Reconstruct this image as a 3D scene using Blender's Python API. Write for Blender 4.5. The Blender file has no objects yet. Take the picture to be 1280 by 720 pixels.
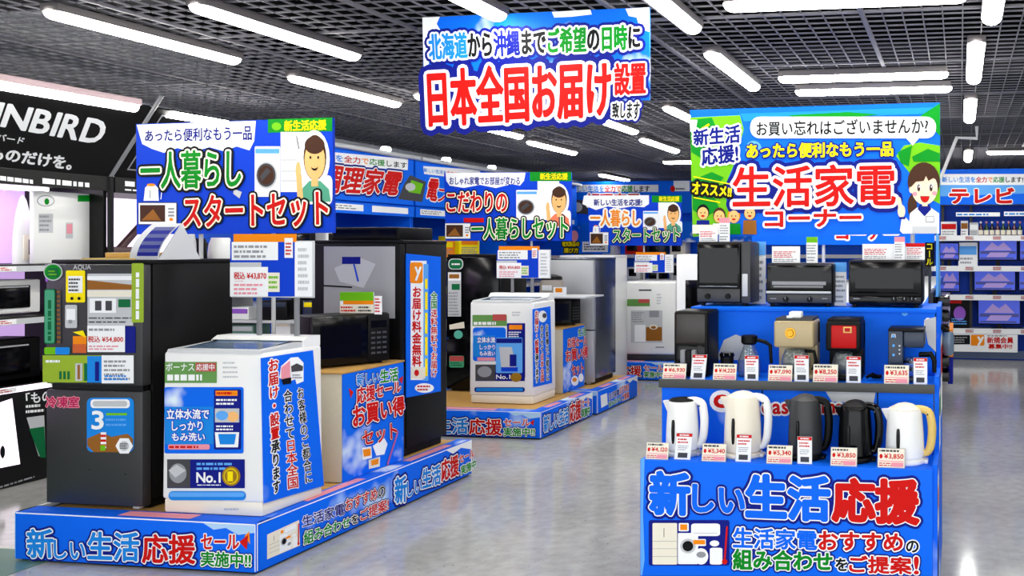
import bpy, bmesh, math, random
import numpy as np
from mathutils import Vector, Matrix
random.seed(7)
S = bpy.context.scene
COL = S.collection
# ---------------------------------------------------------------- camera, world, exposure
F, CX, CY, EYE = 1100.0, 1040.0, 310.0, 1.65
YAW = math.atan2(160, 1100)
cd = bpy.data.cameras.new('camera'); cam = bpy.data.objects.new('camera', cd); COL.objects.link(cam)
cam.location = (0, 0, EYE); cam.rotation_euler = (math.pi/2, 0, YAW)
cd.sensor_width = 36; cd.lens = F/1280*36; cd.shift_x = -(CX-640)/1280; cd.shift_y = -(360-CY)/1280
S.camera = cam
S.view_settings.view_transform = 'Standard'; S.view_settings.look = 'None'
S.view_settings.exposure = 0.42; S.view_settings.gamma = 1.0; S.view_settings.use_curve_mapping = False
W = bpy.data.worlds.new('world'); S.world = W; W.use_nodes = True
W.node_tree.nodes['Background'].inputs[0].default_value = (0.93, 0.96, 1.0, 1)
W.node_tree.nodes['Background'].inputs[1].default_value = 2.3
LAMP = 25.0          # radiance of the ceiling strip lights

# ---------------------------------------------------------------- photograph pixel -> point in the place
cy_, sy_ = math.cos(YAW), math.sin(YAW)
def ray(px, py):
    a = (px-CX)/F; b = (CY-py)/F
    return (-sy_+a*cy_, cy_+a*sy_, b)
def az(px, py, z):
    d = ray(px, py); t = (z-EYE)/d[2]; return (d[0]*t, d[1]*t, z)
def ay(px, py, y):
    d = ray(px, py); t = y/d[1]; return (d[0]*t, y, EYE+d[2]*t)
def ax(px, py, x):
    d = ray(px, py); t = x/d[0]; return (x, d[1]*t, EYE+d[2]*t)
def FR(px0, px1, pyt, pyb, y):      # front rectangle on plane y -> x0, x1, z0, z1
    a = ay(px0, pyb, y); b = ay(px1, pyt, y); a2 = ay(px0, pyt, y); b2 = ay(px1, pyb, y)
    return a[0], b[0], (a[2]+b2[2])/2, (b[2]+a2[2])/2

# ---------------------------------------------------------------- materials
MATS = {}
def lin(c):
    r = []
    for v in c[:3]:
        v = v/255.0
        r.append(v/12.92 if v <= .04045 else ((v+.055)/1.055)**2.4)
    return (*r, 1)
def mat(name, rgb, rough=.5, metal=0.0, emit=0.0, spec=.5, noise=0.0, nscale=40, coat=0.0, alpha=1.0, trans=0.0):
    if name in MATS: return MATS[name]
    m = bpy.data.materials.new(name); m.use_nodes = True; nt = m.node_tree; b = nt.nodes['Principled BSDF']
    c = lin(rgb)
    b.inputs['Base Color'].default_value = c; b.inputs['Roughness'].default_value = rough
    b.inputs['Metallic'].default_value = metal; b.inputs['Specular IOR Level'].default_value = spec
    b.inputs['Coat Weight'].default_value = coat; b.inputs['Alpha'].default_value = alpha
    b.inputs['Transmission Weight'].default_value = trans
    if emit:
        b.inputs['Emission Color'].default_value = c; b.inputs['Emission Strength'].default_value = emit
    if noise:
        tc = nt.nodes.new('ShaderNodeTexCoord'); n = nt.nodes.new('ShaderNodeTexNoise'); n.inputs['Scale'].default_value = nscale
        n.inputs['Detail'].default_value = 4
        nt.links.new(tc.outputs['Object'], n.inputs['Vector'])
        mx = nt.nodes.new('ShaderNodeMix'); mx.data_type = 'RGBA'
        mx.inputs['A'].default_value = tuple(v*(1-noise) for v in c[:3])+(1,); mx.inputs['B'].default_value = tuple(min(1, v*(1+noise)) for v in c[:3])+(1,)
        nt.links.new(n.outputs['Fac'], mx.inputs['Factor']); nt.links.new(mx.outputs['Result'], b.inputs['Base Color'])
    MATS[name] = m
    return m
def cloud_mat(name, blue, white, scale, lo, hi, rough=.35):
    m = bpy.data.materials.new(name); m.use_nodes = True; nt = m.node_tree; b = nt.nodes['Principled BSDF']
    b.inputs['Roughness'].default_value = rough; b.inputs['Specular IOR Level'].default_value = .15
    tc = nt.nodes.new('ShaderNodeTexCoord'); n = nt.nodes.new('ShaderNodeTexNoise'); n.inputs['Scale'].default_value = scale; n.inputs['Detail'].default_value = 3
    r = nt.nodes.new('ShaderNodeValToRGB'); r.color_ramp.elements[0].position = lo; r.color_ramp.elements[0].color = lin(blue)
    r.color_ramp.elements[1].position = hi; r.color_ramp.elements[1].color = lin(white)
    nt.links.new(tc.outputs['Object'], n.inputs['Vector']); nt.links.new(n.outputs['Fac'], r.inputs[0]); nt.links.new(r.outputs[0], b.inputs['Base Color'])
    MATS[name] = m
    return m
BLUE = mat('print blue', (0, 104, 242), .55, spec=.15)
DEEP = mat('print deep blue', (2, 62, 205), .55, spec=.15)
SKY = cloud_mat('print sky with clouds', (0, 105, 238), (225, 240, 255), 3.2, .56, .68, .55)
SKYF = cloud_mat('print sky with few clouds', (0, 102, 240), (190, 220, 252), 2.2, .63, .74, .55)
NAVY = mat('print navy', (8, 22, 130), .55, spec=.15)
CYAN = mat('print cyan', (22, 134, 226), .55, spec=.15)
LBLUE = mat('print light blue', (95, 170, 245), .55, spec=.15)
RED = mat('print red', (206, 14, 8), .55, spec=.15)
PINK = mat('print pink', (235, 150, 165), .55, spec=.15)
MAG = mat('print magenta', (190, 30, 90), .55, spec=.15)
GREEN = mat('print green', (0, 138, 30), .55, spec=.15)
LGREEN = mat('print leaf green', (110, 190, 20), .55, spec=.15)
DGREEN = mat('print dark green', (10, 105, 60), .55, spec=.15)
YEL = mat('print yellow', (255, 232, 0), .55, spec=.15)
ORA = mat('print orange', (245, 140, 10), .55, spec=.15)
WHITE = mat('print white', (246, 248, 250), .55, spec=.15)
CREAMP = mat('print cream', (238, 232, 215), .55, spec=.15)
BLACKP = mat('print black', (10, 10, 14), .55, spec=.15)
GREYP = mat('print grey', (150, 152, 158), .55, spec=.15)
DGREYP = mat('print dark grey', (70, 70, 74), .55, spec=.15)
SKIN = mat('print skin', (250, 190, 120), .55, spec=.15)
SKIN2 = mat('print pale skin', (252, 220, 190), .55, spec=.15)
HAIR = mat('print brown hair', (70, 42, 28), .55, spec=.15)
TEAL = mat('print teal shirt', (85, 165, 135), .55, spec=.15)
BROWNP = mat('print brown', (150, 95, 35), .55, spec=.15)
PURP = mat('print violet', (150, 90, 200), .55, spec=.15)
WPLA = mat('white enamel', (240, 241, 240), .3, coat=.2)
CPLA = mat('cream plastic', (240, 232, 214), .35, coat=.2)
YPLA = mat('straw yellow plastic', (222, 190, 105), .4)
BPLA = mat('black plastic', (8, 8, 10), .45, spec=.16)
GBLK = mat('gloss black glass', (4, 4, 6), .14, spec=.25)
DOORK = mat('dark brushed door steel', (56, 56, 58), .38, metal=.25, noise=.12, nscale=70)
SIDEK = mat('black enamel side', (8, 8, 9), .5, spec=.2)
DGR = mat('dark grey plastic', (48, 49, 52), .45)
MGR = mat('grey plastic', (128, 130, 134), .45)
LGR = mat('light grey plastic', (196, 199, 203), .4)
SILV = mat('silver steel', (165, 167, 172), .35, metal=.25)
STEELD = mat('polished grey steel', (110, 115, 124), .22, metal=.85)
CHROME = mat('chrome', (215, 216, 218), .12, metal=1)
BEI = mat('beige card', (205, 196, 176), .7, noise=.05)
TAN = mat('tan board', (196, 150, 78), .6, noise=.12, nscale=18)
CHAMP = mat('champagne plastic', (178, 160, 122), .4, metal=.2)
GOLD = mat('gold dial', (200, 150, 40), .3, metal=.7)
REDPL = mat('red plastic', (188, 8, 10), .4, spec=.2)
GLASS = mat('clear glass', (225, 235, 238), .04, trans=.92, alpha=1)
TGLASS = mat('smoked glass', (9, 9, 11), .14, spec=.25)
NAVYPL = mat('navy plastic', (22, 40, 66), .35)
SHELFW = mat('white shelf steel', (232, 234, 236), .4)
BLUST = mat('blue painted panel', (0, 98, 232), .5, spec=.2)
BLUD = mat('deep blue painted panel', (4, 70, 200), .5, spec=.2)
LIPK = mat('charcoal shelf lip', (62, 64, 62), .5)
BRK = mat('black display laminate', (9, 9, 10), .45, spec=.25)
GRID = mat('grey ceiling grid', (108, 107, 114), .6, spec=.2)
VOID = mat('dark ceiling void', (3, 3, 4), .95, spec=.05)
DIFF = mat('lamp diffuser', (255, 253, 246), .5, emit=LAMP)
LAMPB = mat('lamp housing', (96, 91, 92), .6)
LITP = mat('pale panel with added glow', (250, 236, 250), .5, emit=.9)  # shelf light put into the material as glow; these surfaces are no lamps
LITV = mat('panel with painted violet glow', (215, 178, 240), .5, emit=.6)  # violet shelf light painted into the back panel as colour and glow
SCRB = mat('screen blue', (45, 72, 200), .3, emit=.32)
SCRP = mat('screen pink', (140, 118, 178), .3, emit=.32)
SCRD = mat('screen dark blue', (20, 28, 110), .3, emit=.3)
WIRE = mat('steel wire', (140, 142, 146), .35, metal=.8)

# ---------------------------------------------------------------- mesh builder
class MB:
    def __init__(s): s.V = []; s.n = 0; s.F = []; s.mats = []
    def mi(s, m):
        if m not in s.mats: s.mats.append(m)
        return s.mats.index(m)
    def add(s, verts, faces, m):
        v = np.asarray(verts, dtype=np.float64).reshape(-1, 3); k = s.mi(m)
        by = {}
        for f in faces: by.setdefault(len(f), []).append(f)
        for L, fl in by.items(): s.F.append((np.asarray(fl, dtype=np.int64)+s.n, k))
        s.V.append(v); s.n += len(v)
    def raw(s, v, f, m):
        s.F.append((f+s.n, s.mi(m))); s.V.append(v); s.n += len(v)
    def box(s, x0, x1, y0, y1, z0, z1, m, bev=0.0, seg=2, rot=0.0, pivot=None, taper=None):
        bm = bmesh.new()
        vs = []
        for z in (z0, z1):
            tx, ty = (taper if (taper and z == z1) else (0, 0))
            for (x, y) in ((x0+tx, y0+ty), (x1-tx, y0+ty), (x1-tx, y1-ty), (x0+tx, y1-ty)): vs.append(bm.verts.new((x, y, z)))
        for f in ((3, 2, 1, 0), (4, 5, 6, 7), (0, 1, 5, 4), (1, 2, 6, 5), (2, 3, 7, 6), (3, 0, 4, 7)): bm.faces.new([vs[i] for i in f])
        if bev: bmesh.ops.bevel(bm, geom=list(bm.edges), offset=bev, segments=seg, affect='EDGES', profile=.5)
        if rot:
            p = pivot or ((x0+x1)/2, (y0+y1)/2, 0)
            bmesh.ops.rotate(bm, verts=bm.verts, cent=p, matrix=Matrix.Rotation(rot, 3, 'Z'))
        s.bm(bm, m)
    def bm(s, bm, m):
        bm.verts.index_update()
        s.add([v.co[:] for v in bm.verts], [tuple(v.index for v in f.verts) for f in bm.faces], m); bm.free()
    def cyl(s, p0, p1, r0, r1, m, n=18):
        s.tube([p0, p1], [r0, r1], m, n)
    def tube(s, pts, r, m, n=10, flat=1.0):
        pts = [Vector(p) for p in pts]; k = len(pts)
        rr = r if isinstance(r, (list, tuple)) else [r]*k
        t0 = (pts[1]-pts[0]).normalized(); up = Vector((0, 1, 0)) if abs(t0.y) < .9 else Vector((1, 0, 0))
        vs = []
        for i, p in enumerate(pts):
            t = ((pts[min(i+1, k-1)]-pts[max(i-1, 0)])).normalized()
            a = (up-t*up.dot(t)).normalized(); b = t.cross(a); up = a
            for j in range(n):
                th = 2*math.pi*j/n; vs.append(p+(a*math.cos(th)*flat+b*math.sin(th))*rr[i])
        fs = [(i*n+j, i*n+(j+1) % n, (i+1)*n+(j+1) % n, (i+1)*n+j) for i in range(k-1) for j in range(n)]
        fs += [tuple(range(n-1, -1, -1)), tuple((k-1)*n+j for j in range(n))]
        s.add([v[:] for v in vs], fs, m)
    def lathe(s, prof, c, m, n=28, sx=1.0, sy=1.0):
        vs = []; fs = []; k = len(prof)
        for r, z in prof:
            for j in range(n):
                th = 2*math.pi*j/n; vs.append((c[0]+r*math.cos(th)*sx, c[1]+r*math.sin(th)*sy, c[2]+z))
        for i in range(k-1):
            for j in range(n): fs.append((i*n+j, i*n+(j+1) % n, (i+1)*n+(j+1) % n, (i+1)*n+j))
        fs += [tuple(range(n-1, -1, -1)), tuple((k-1)*n+j for j in range(n))]
        s.add(vs, fs, m)
    def prism(s, poly, fn, d0, d1, m):       # poly in 2D, fn(a, b, d) -> point
        k = len(poly)
        vs = [fn(a, b, d0) for a, b in poly]+[fn(a, b, d1) for a, b in poly]
        fs = [tuple(range(k-1, -1, -1)), tuple(range(k, 2*k))]+[(i, (i+1) % k, k+(i+1) % k, k+i) for i in range(k)]
        s.add(vs, fs, m)
    def build(s, name, root=None, loc=None, ang=35, under=None):
        me = bpy.data.meshes.new(name)
        off = np.array(root.location if root is not None else (loc or (0, 0, 0)))
        V = np.concatenate(s.V)-off
        me.vertices.add(len(V)); me.vertices.foreach_set('co', V.astype(np.float32).ravel())
        tot = []; idx = []; mi = []
        for f, k in s.F:
            tot.append(np.full(len(f), f.shape[1])); idx.append(f.ravel()); mi.append(np.full(len(f), k))
        tot = np.concatenate(tot); idx = np.concatenate(idx); mi = np.concatenate(mi)
        me.loops.add(len(idx)); me.loops.foreach_set('vertex_index', idx.astype(np.int32))
        me.polygons.add(len(tot)); st = np.concatenate([[0], np.cumsum(tot)[:-1]])
        me.polygons.foreach_set('loop_start', st.astype(np.int32)); me.polygons.foreach_set('material_index', mi.astype(np.int32))
        me.polygons.foreach_set('use_smooth', np.ones(len(tot), dtype=bool))
        for m in s.mats: me.materials.append(m)
        me.update(calc_edges=True); me.validate()
        me.set_sharp_from_angle(angle=math.radians(ang))
        o = bpy.data.objects.new(name, me); COL.objects.link(o)
        if root is not None: o.parent = under or root
        else: o.location = off
        return o

# ---------------------------------------------------------------- lettering
GLY = {}
def glyph(ch):
    if ch in GLY: return GLY[ch]
    c = bpy.data.curves.new('g', 'FONT'); c.body = ch; c.resolution_u = 3
    o = bpy.data.objects.new('g', c); COL.objects.link(o)
    dg = bpy.context.evaluated_depsgraph_get(); ev = o.evaluated_get(dg); me = ev.to_mesh()
    me.calc_loop_triangles()
    V = np.array([v.co[:2] for v in me.vertices] or [(0, 0)], dtype=float)
    T = np.array([t.vertices[:] for t in me.loop_triangles] or np.zeros((0, 3)), dtype=np.int64)
    cnt = {}
    for t in T.tolist():
        for a, b in ((0, 1), (1, 2), (2, 0)):
            e = (min(t[a], t[b]), max(t[a], t[b])); cnt[e] = cnt.get(e, 0)+1
    E = np.array([e for e, k in cnt.items() if k == 1] or np.zeros((0, 2)), dtype=np.int64)
    ev.to_mesh_clear(); bpy.data.objects.remove(o); bpy.data.curves.remove(c)
    wide = ord(ch) > 0x2e80
    adv = 1.0 if wide else (.3 if ch == ' ' else V[:, 0].max()+.05)
    GLY[ch] = (V, T, E, adv); return GLY[ch]
ST = np.array([(-1, 0), (-.7, -.7), (0, -1), (0, -1), (.7, -.7), (1, 0), (.7, .7), (0, 1), (0, 1), (-.7, .7)])
def stroke(V, E, w):
    if len(E) == 0: return None
    a = V[E[:, 0]]; b = V[E[:, 1]]; d = b-a; L = np.linalg.norm(d, axis=1, keepdims=True); d = d/np.maximum(L, 1e-9); n = np.stack([-d[:, 1], d[:, 0]], 1)
    out = []
    for i, (p, q) in enumerate(ST):
        base = a if i in (0, 1, 2, 8, 9) else b
        out.append(base+w*(d*p+n*q))
    P = np.stack(out, 1).reshape(-1, 2); f = np.arange(len(P)).reshape(-1, 10)
    return P, f

class Panel:
    """artwork printed on a flat face: o corner point, u direction, n outward normal; points given through M"""
    def __init__(s, mb, o, u, n, M=None, eps=.0012):
        s.mb = mb; s.o = Vector(o); s.u = Vector(u).normalized(); s.n = Vector(n).normalized(); s.v = s.n.cross(s.u)
        s.eps = eps; s.M = M or s.px
    def px(s, p):
        d = Vector(ray(*p)); e = Vector((0, 0, EYE)); t = (s.o-e).dot(s.n)/d.dot(s.n); q = e+d*t-s.o
        return (q.dot(s.u), q.dot(s.v))
    def uv(s): s.M = lambda p: p; return s
    def crop(s, ox, oy, k=4.0): return s.clone(lambda p: s.px((ox+p[0]/k, oy+p[1]/k)))
    def clone(s, M):
        q = Panel(s.mb, s.o, s.u, s.n, M, s.eps); return q
    def sub(s, quad):
        q = s.quad(quad)
        def M(p):
            x, y = p; t = [q[0][i]*(1-x)+q[1][i]*x for i in (0, 1)]; b = [q[3][i]*(1-x)+q[2][i]*x for i in (0, 1)]
            return (t[0]*(1-y)+b[0]*y, t[1]*(1-y)+b[1]*y)
        return s.clone(M)
    def quad(s, q):                      # (x0,y0,x1,y1) or 4 points tl,tr,br,bl
        if len(q) == 4 and not hasattr(q[0], '__len__'): q = ((q[0], q[1]), (q[2], q[1]), (q[2], q[3]), (q[0], q[3]))
        return [s.M(p) for p in q]
    def put(s, P, f, m, k):
        P = np.asarray(P, dtype=float); o = np.array(s.o)
        if np.ndim(k) == 0: s.mb.c = (getattr(s.mb, 'c', 0)+1) % 48; k = k+s.mb.c*.012
        X = o+P[:, :1]*np.array(s.u)+P[:, 1:2]*np.array(s.v)+np.array(s.n)*(s.eps*np.reshape(k, (-1, 1)))
        s.mb.raw(X, np.asarray(f, dtype=np.int64), m)
    def poly(s, pts, m, k=1):
        P = [s.M(p) for p in pts]; s.put(P, [list(range(len(P)))], m, k)
    def rect(s, q, m, k=1): P = s.quad(q); s.put(P, [[0, 1, 2, 3]], m, k)
    def ell(s, cx, cy, rx, ry, m, k=1, n=22, a0=0, a1=2*math.pi):
        s.poly([(cx+rx*math.cos(a0+(a1-a0)*i/(n-(a1-a0 < 6))), cy+ry*math.sin(a0+(a1-a0)*i/(n-(a1-a0 < 6)))) for i in range(n)], m, k)
    def rrect(s, q, r, m, k=1):
        x0, y0, x1, y1 = q; pts = []
        for cx, cy, a in ((x1-r, y1-r, 0), (x0+r, y1-r, 90), (x0+r, y0+r, 180), (x1-r, y0+r, 270)):
            for i in range(6): t = math.radians(a+18*i); pts.append((cx+r*math.cos(t), cy+r*math.sin(t)))
        s.poly(pts, m, k)
    def line(s, pts, w, m, k=1):
        P = np.array([s.M(p) for p in pts]); E = np.array([(i, i+1) for i in range(len(P)-1)]); a, f = stroke(P, E, w); s.put(a, f, m, k+np.repeat(np.arange(len(E))/len(E)*.5, 10))
    def lines(s, q, rows, m, k=1, seed=0, fill=.5):
        r = random.Random(seed); z = s.sub(q)
        for i in range(rows):
            x = 0; y0 = (i+.5-fill/2)/rows; y1 = (i+.5+fill/2)/rows; end = r.uniform(.7, 1)
            while x < end:
                w = r.uniform(.04, .2); z.rect((x, y0, min(end, x+w), y1), m, k); x += w+.03
    def text(s, runs, q, layers=(), bold=.03, vertical=False, k=1, slack=0.0):
        """runs: [(string, material)]; layers: [(material, width)] outermost first, widths relative to letter height"""
        Q = s.quad(q)
        if isinstance(runs, tuple): runs = [runs]
        items = []; x = 0.0
        for t, m in runs:
            for ch in t:
                V, T, E, adv = glyph(ch)
                if vertical:
                    V = V.copy()
                    if ch in 'ー~-―': V = np.stack([V[:, 1]-.38+.5, -(V[:, 0]-.5)+.38], 1)
                    items.append((V+np.array([0, -x]), T, E, m)); x += 1.0
                else: items.append((V+np.array([x, 0]), T, E, m)); x += adv
        A = np.concatenate([i[0] for i in items])
        x0, x1 = A[:, 0].min(), A[:, 0].max(); y0, y1 = (A[:, 1].min(), A[:, 1].max())
        q0 = np.array(Q)
        size = np.linalg.norm(q0[0]-q0[3]) if not vertical else np.linalg.norm(q0[0]-q0[1])
        def mp(V):
            a = (V[:, :1]-x0)/(x1-x0); b = (y1-V[:, 1:2])/(y1-y0)
            return (q0[0]*(1-a)+q0[1]*a)*(1-b)+(q0[3]*(1-a)+q0[2]*a)*b
        for j, (lm, w) in enumerate(layers):
            for gi, (V, T, E, m) in enumerate(items):
                r = stroke(mp(V), E, w*size*.85)
                if r: s.put(r[0], r[1], lm, k+j+np.repeat((np.arange(len(E))+.5*(gi % 2))/len(E)*.8+gi % 2*.003, 10))
        kk = k+len(layers)
        for V, T, E, m in items:
            if len(T) == 0: continue
            bo = bold*.6
            P = mp(V); s.put(P, T, m, np.full(len(P), kk+.9))
            if bold:
                r = stroke(P, E, bo*size); s.put(r[0], r[1], m, kk+np.repeat(np.arange(len(E))/len(E)*.8, 10))

# ---------------------------------------------------------------- scene tree helpers
def tag(o, label, cat, group=None, kind=None):
    o['label'] = label; o['category'] = cat
    if group: o['group'] = group
    if kind: o['kind'] = kind
    return o
def thing(name, label, cat, loc, group=None):
    o = bpy.data.objects.new(name, None); o.empty_display_size = .1; COL.objects.link(o); o.location = loc
    bpy.context.view_layer.update()
    return tag(o, label, cat, group)
def struct(name, mb, loc=None):
    o = mb.build(name, loc=loc); o['kind'] = 'structure'; return o
def spin(root, deg): root.rotation_euler.z = math.radians(deg)
OUT = lambda a=.16, b=.08: [(NAVY, a), (WHITE, b)]

# ---------------------------------------------------------------- printed pictures
def pic_appliances(p, bg=None):
    """line-up of small appliances: fridge, washer, oven, air conditioner, rice cooker, stick cleaner (unit square)"""
    if bg: p.rect((-.02, -.03, 1.02, 1.03), bg, 1)
    p.rrect((.03, .03, .35, .99), .02, CREAMP, 2); p.line([(.03, .45), (.35, .45)], .0008, GREYP, 3); p.line([(.03, .62), (.35, .62)], .0008, GREYP, 3); p.line([(.03, .8), (.35, .8)], .0008, GREYP, 3); p.line([(.18, .15), (.18, .35)], .0012, DGREYP, 3)
    p.rrect((.37, .03, .5, .22), .02, WHITE, 2); p.rect((.39, .06, .48, .19), ORA, 3)
    p.rrect((.36, .26, .62, .98), .02, WHITE, 2); p.ell(.49, .56, .1, .17, LGR, 3); p.ell(.49, .56, .07, .12, BLACKP, 4)
    p.rrect((.53, .04, .9, .33), .05, WHITE, 2); p.line([(.56, .26), (.86, .26)], .0008, GREYP, 3)
    p.rrect((.55, .4, .72, .56), .02, WHITE, 2); p.rect((.56, .42, .71, .52), ORA, 3)
    p.ell(.66, .8, .09, .19, WHITE, 2); p.ell(.66, .76, .06, .07, GREYP, 3)
    p.rrect((.77, .6, .93, .99), .04, WHITE, 2); p.ell(.83, .5, .06, .07, WHITE, 2)
    p.line([(.99, .12), (.96, .9)], .004, RED, 3); p.ell(.96, .92, .035, .06, RED, 3)
def pic_person(p, shirt, hair=HAIR, skin=SKIN, wave=True):
    p.ell(.55, .38, .42, .42, WHITE, 2); p.rrect((.12, .62, 1.04, 1.04), .1, WHITE, 2)
    p.poly([(.2, 1), (.24, .8), (.42, .7), (.72, .7), (.95, .82), (1, 1)], shirt, 3); p.rect((.48, .6, .66, .78), skin, 4)
    p.ell(.57, .36, .31, .33, hair, 3); p.ell(.57, .4, .28, .28, skin, 4); p.ell(.57, .18, .27, .13, hair, 5)
    for x in (.46, .67): p.ell(x, .36, .025, .022, BLACKP, 6)
    p.ell(.57, .5, .09, .05, BLACKP, 6, n=12, a0=0, a1=math.pi); p.ell(.57, .49, .085, .03, skin, 7, n=12, a0=0, a1=math.pi)
    if wave: p.ell(.12, .55, .07, .13, skin, 4); p.poly([(.06, .6), (.2, .6), (.26, 1), (.1, 1)], skin, 3)
def pic_family(p):
    for i, (x, sh, hr) in enumerate(((.14, NAVY, BLACKP), (.4, WHITE, HAIR), (.63, GREEN, ORA), (.88, BROWNP, BLACKP))):
        w = .1; h = .02 if i in (0, 3) else .12
        p.poly([(x-w*1.1, 1), (x-w, .55+h), (x+w, .55+h), (x+w*1.1, 1)], sh, 3); p.ell(x, .3+h, .1, .24, hr, 3); p.ell(x, .34+h, .085, .19, SKIN, 4)
        for e in (-.03, .03): p.ell(x+e, .32+h, .01, .02, BLACKP, 5)
        p.ell(x, .42+h, .03, .03, RED, 5)
def pic_clerk(p):
    """a drawn shop assistant: long tied hair, white blouse, one finger raised"""
    p.poly([(.2, 1), (.24, .72), (.42, .64), (.78, .64), (1, .72), (1, 1)], WHITE, 4); p.rect((.3, .9, .95, 1), LGR, 5); p.rect((.66, .76, .86, .84), WHITE, 6); p.line([(.66, .76), (.86, .76), (.86, .84), (.66, .84), (.66, .76)], .0012, DGREYP, 7)
    p.ell(.3, .62, .12, .16, HAIR, 3); p.ell(.6, .28, .42, .27, HAIR, 4); p.ell(.62, .37, .34, .23, SKIN2, 5); p.ell(.28, .39, .06, .05, SKIN2, 5)
    p.poly([(.22, .3), (.3, .14), (.6, .08), (.9, .12), (1, .28), (.85, .23), (.72, .27), (.66, .2), (.6, .27), (.4, .28), (.26, .36)], HAIR, 6)
    for x in (.47, .79): p.ell(x, .36, .055, .055, WHITE, 6); p.ell(x, .365, .04, .05, HAIR, 7); p.ell(x+.01, .35, .013, .016, WHITE, 8)
    p.ell(.37, .45, .06, .03, PINK, 6); p.ell(.88, .44, .06, .03, PINK, 6)
    p.ell(.63, .48, .12, .09, HAIR, 6, n=14, a0=0, a1=math.pi); p.ell(.63, .485, .105, .08, RED, 7, n=14, a0=0, a1=math.pi)
    p.poly([(.5, .6), (.74, .6), (.8, .66), (.62, .76), (.44, .66)], NAVY, 6); p.rect((.56, .58, .7, .62), SKIN2, 7)
    p.poly([(-.02, .96), (.02, .8), (.14, .78), (.26, .86), (.2, 1), (.05, 1)], WHITE, 5); p.ell(.02, .69, .1, .09, SKIN2, 6); p.line([(.0, .66), (-.05, .52)], .011, SKIN2, 6); p.rect((-.04, .77, .12, .8), NAVY, 7)
def pic_washer(p):
    p.rrect((0, 0, 1, 1), .04, WHITE, 3); p.rect((.03, .05, .97, .14), LBLUE, 4); p.ell(.46, .57, .42, .27, LGR, 4); p.ell(.46, .57, .37, .235, DGREYP, 5); p.ell(.46, .57, .3, .19, HAIR, 6); p.poly([(.22, .6), (.5, .42), (.66, .5), (.3, .7)], DGREYP, 7)
def pic_micro(p):
    p.rect((0, 0, 1, 1), DGREYP, 2); p.rect((.02, .03, .98, .97), WHITE, 3); p.rect((.06, .12, .7, .86), HAIR, 4); p.poly([(.1, .8), (.4, .3), (.6, .8)], BROWNP, 5)
    for y in (.25, .4, .55): p.rect((.78, y, .93, y+.08), GREYP, 4)
    p.ell(.86, .76, .05, .07, ORA, 5)
def pic_kettle(p):
    p.poly([(.1, 1), (.18, .25), (.35, .1), (.7, .1), (.85, .28), (.9, 1)], WHITE, 4); p.ell(.5, .1, .22, .08, ORA, 5); p.line([(.8, .3), (1.05, .4), (1, .9)], .003, WHITE, 4); p.rect((.4, .4, .5, .85), LGR, 5)
# ================================================================ the setting
def floor_material():
    m = bpy.data.materials.new('polished speckled vinyl'); m.use_nodes = True; nt = m.node_tree; b = nt.nodes['Principled BSDF']
    tc = nt.nodes.new('ShaderNodeTexCoord'); L = nt.links.new
    def noise(sc, det):
        n = nt.nodes.new('ShaderNodeTexNoise'); n.inputs['Scale'].default_value = sc; n.inputs['Detail'].default_value = det; L(tc.outputs['Object'], n.inputs['Vector']); return n
    n1 = noise(14, 6); n2 = noise(1.3, 3); n3 = noise(60, 2)
    r = nt.nodes.new('ShaderNodeValToRGB'); e = r.color_ramp.elements
    e[0].position = .3; e[0].color = lin((180, 180, 178)); e[1].position = .7; e[1].color = lin((200, 200, 198))
    L(n1.outputs['Fac'], r.inputs[0])
    mx = nt.nodes.new('ShaderNodeMix'); mx.data_type = 'RGBA'; mx.blend_type = 'MULTIPLY'; mx.inputs['Factor'].default_value = .35
    L(r.outputs[0], mx.inputs['A']); L(n2.outputs['Fac'], mx.inputs['B'])
    sp = nt.nodes.new('ShaderNodeValToRGB'); sp.color_ramp.elements[0].position = .26; sp.color_ramp.elements[0].color = lin((120, 120, 118)); sp.color_ramp.elements[1].position = .29; sp.color_ramp.elements[1].color = (1, 1, 1, 1)
    L(n3.outputs['Fac'], sp.inputs[0])
    m2 = nt.nodes.new('ShaderNodeMix'); m2.data_type = 'RGBA'; m2.blend_type = 'MULTIPLY'; m2.inputs['Factor'].default_value = 1
    L(mx.outputs['Result'], m2.inputs['A']); L(sp.outputs[0], m2.inputs['B']); L(m2.outputs['Result'], b.inputs['Base Color'])
    b.inputs['Roughness'].default_value = .12; b.inputs['Specular IOR Level'].default_value = .7
    return m
FLOORM = floor_material()
b = MB(); b.box(-7.4, 8, -4, 17, -.1, 0, FLOORM)
struct('floor', b)
b = MB(); b.box(-6.4, -4.75, 1.5, 4.12, 0, .003, mat('green floor sheet', (92, 132, 116), .3, noise=.1)); struct('trim_1', b)
b = MB(); b.box(-6.4, -4.75, 4.12, 4.16, 0, .004, mat('white floor tape', (232, 232, 228), .4)); struct('trim_2', b)
WALLM = mat('painted wall', (200, 203, 208), .7, noise=.03)
b = MB(); b.box(-7.5, -7.3, -4, 17, 0, 3.7, WALLM); struct('wall_left', b)
b = MB(); b.box(-7.5, 8, 16.8, 17, 0, 3.7, WALLM); struct('wall_back', b)
b = MB(); b.box(7.8, 8, -4, 17, 0, 3.7, WALLM); struct('wall_right', b)
b = MB(); b.box(-7.5, 8, -4, 17, 3.6, 3.7, VOID)
for y, w in ((4.6, .5), (7.9, .35), (11.6, .5)): b.box(-7.3, 7.8, y, y+w, 3.25, 3.5, mat('duct', (30, 29, 32), .7))
for x in (-5.6, -2.2, 1.4): b.box(x, x+.06, -4, 16.8, 3.2, 3.26, mat('duct', (30, 29, 32), .7))
struct('ceiling', b)
b = MB(); i = 0
x = -7.2
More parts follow.
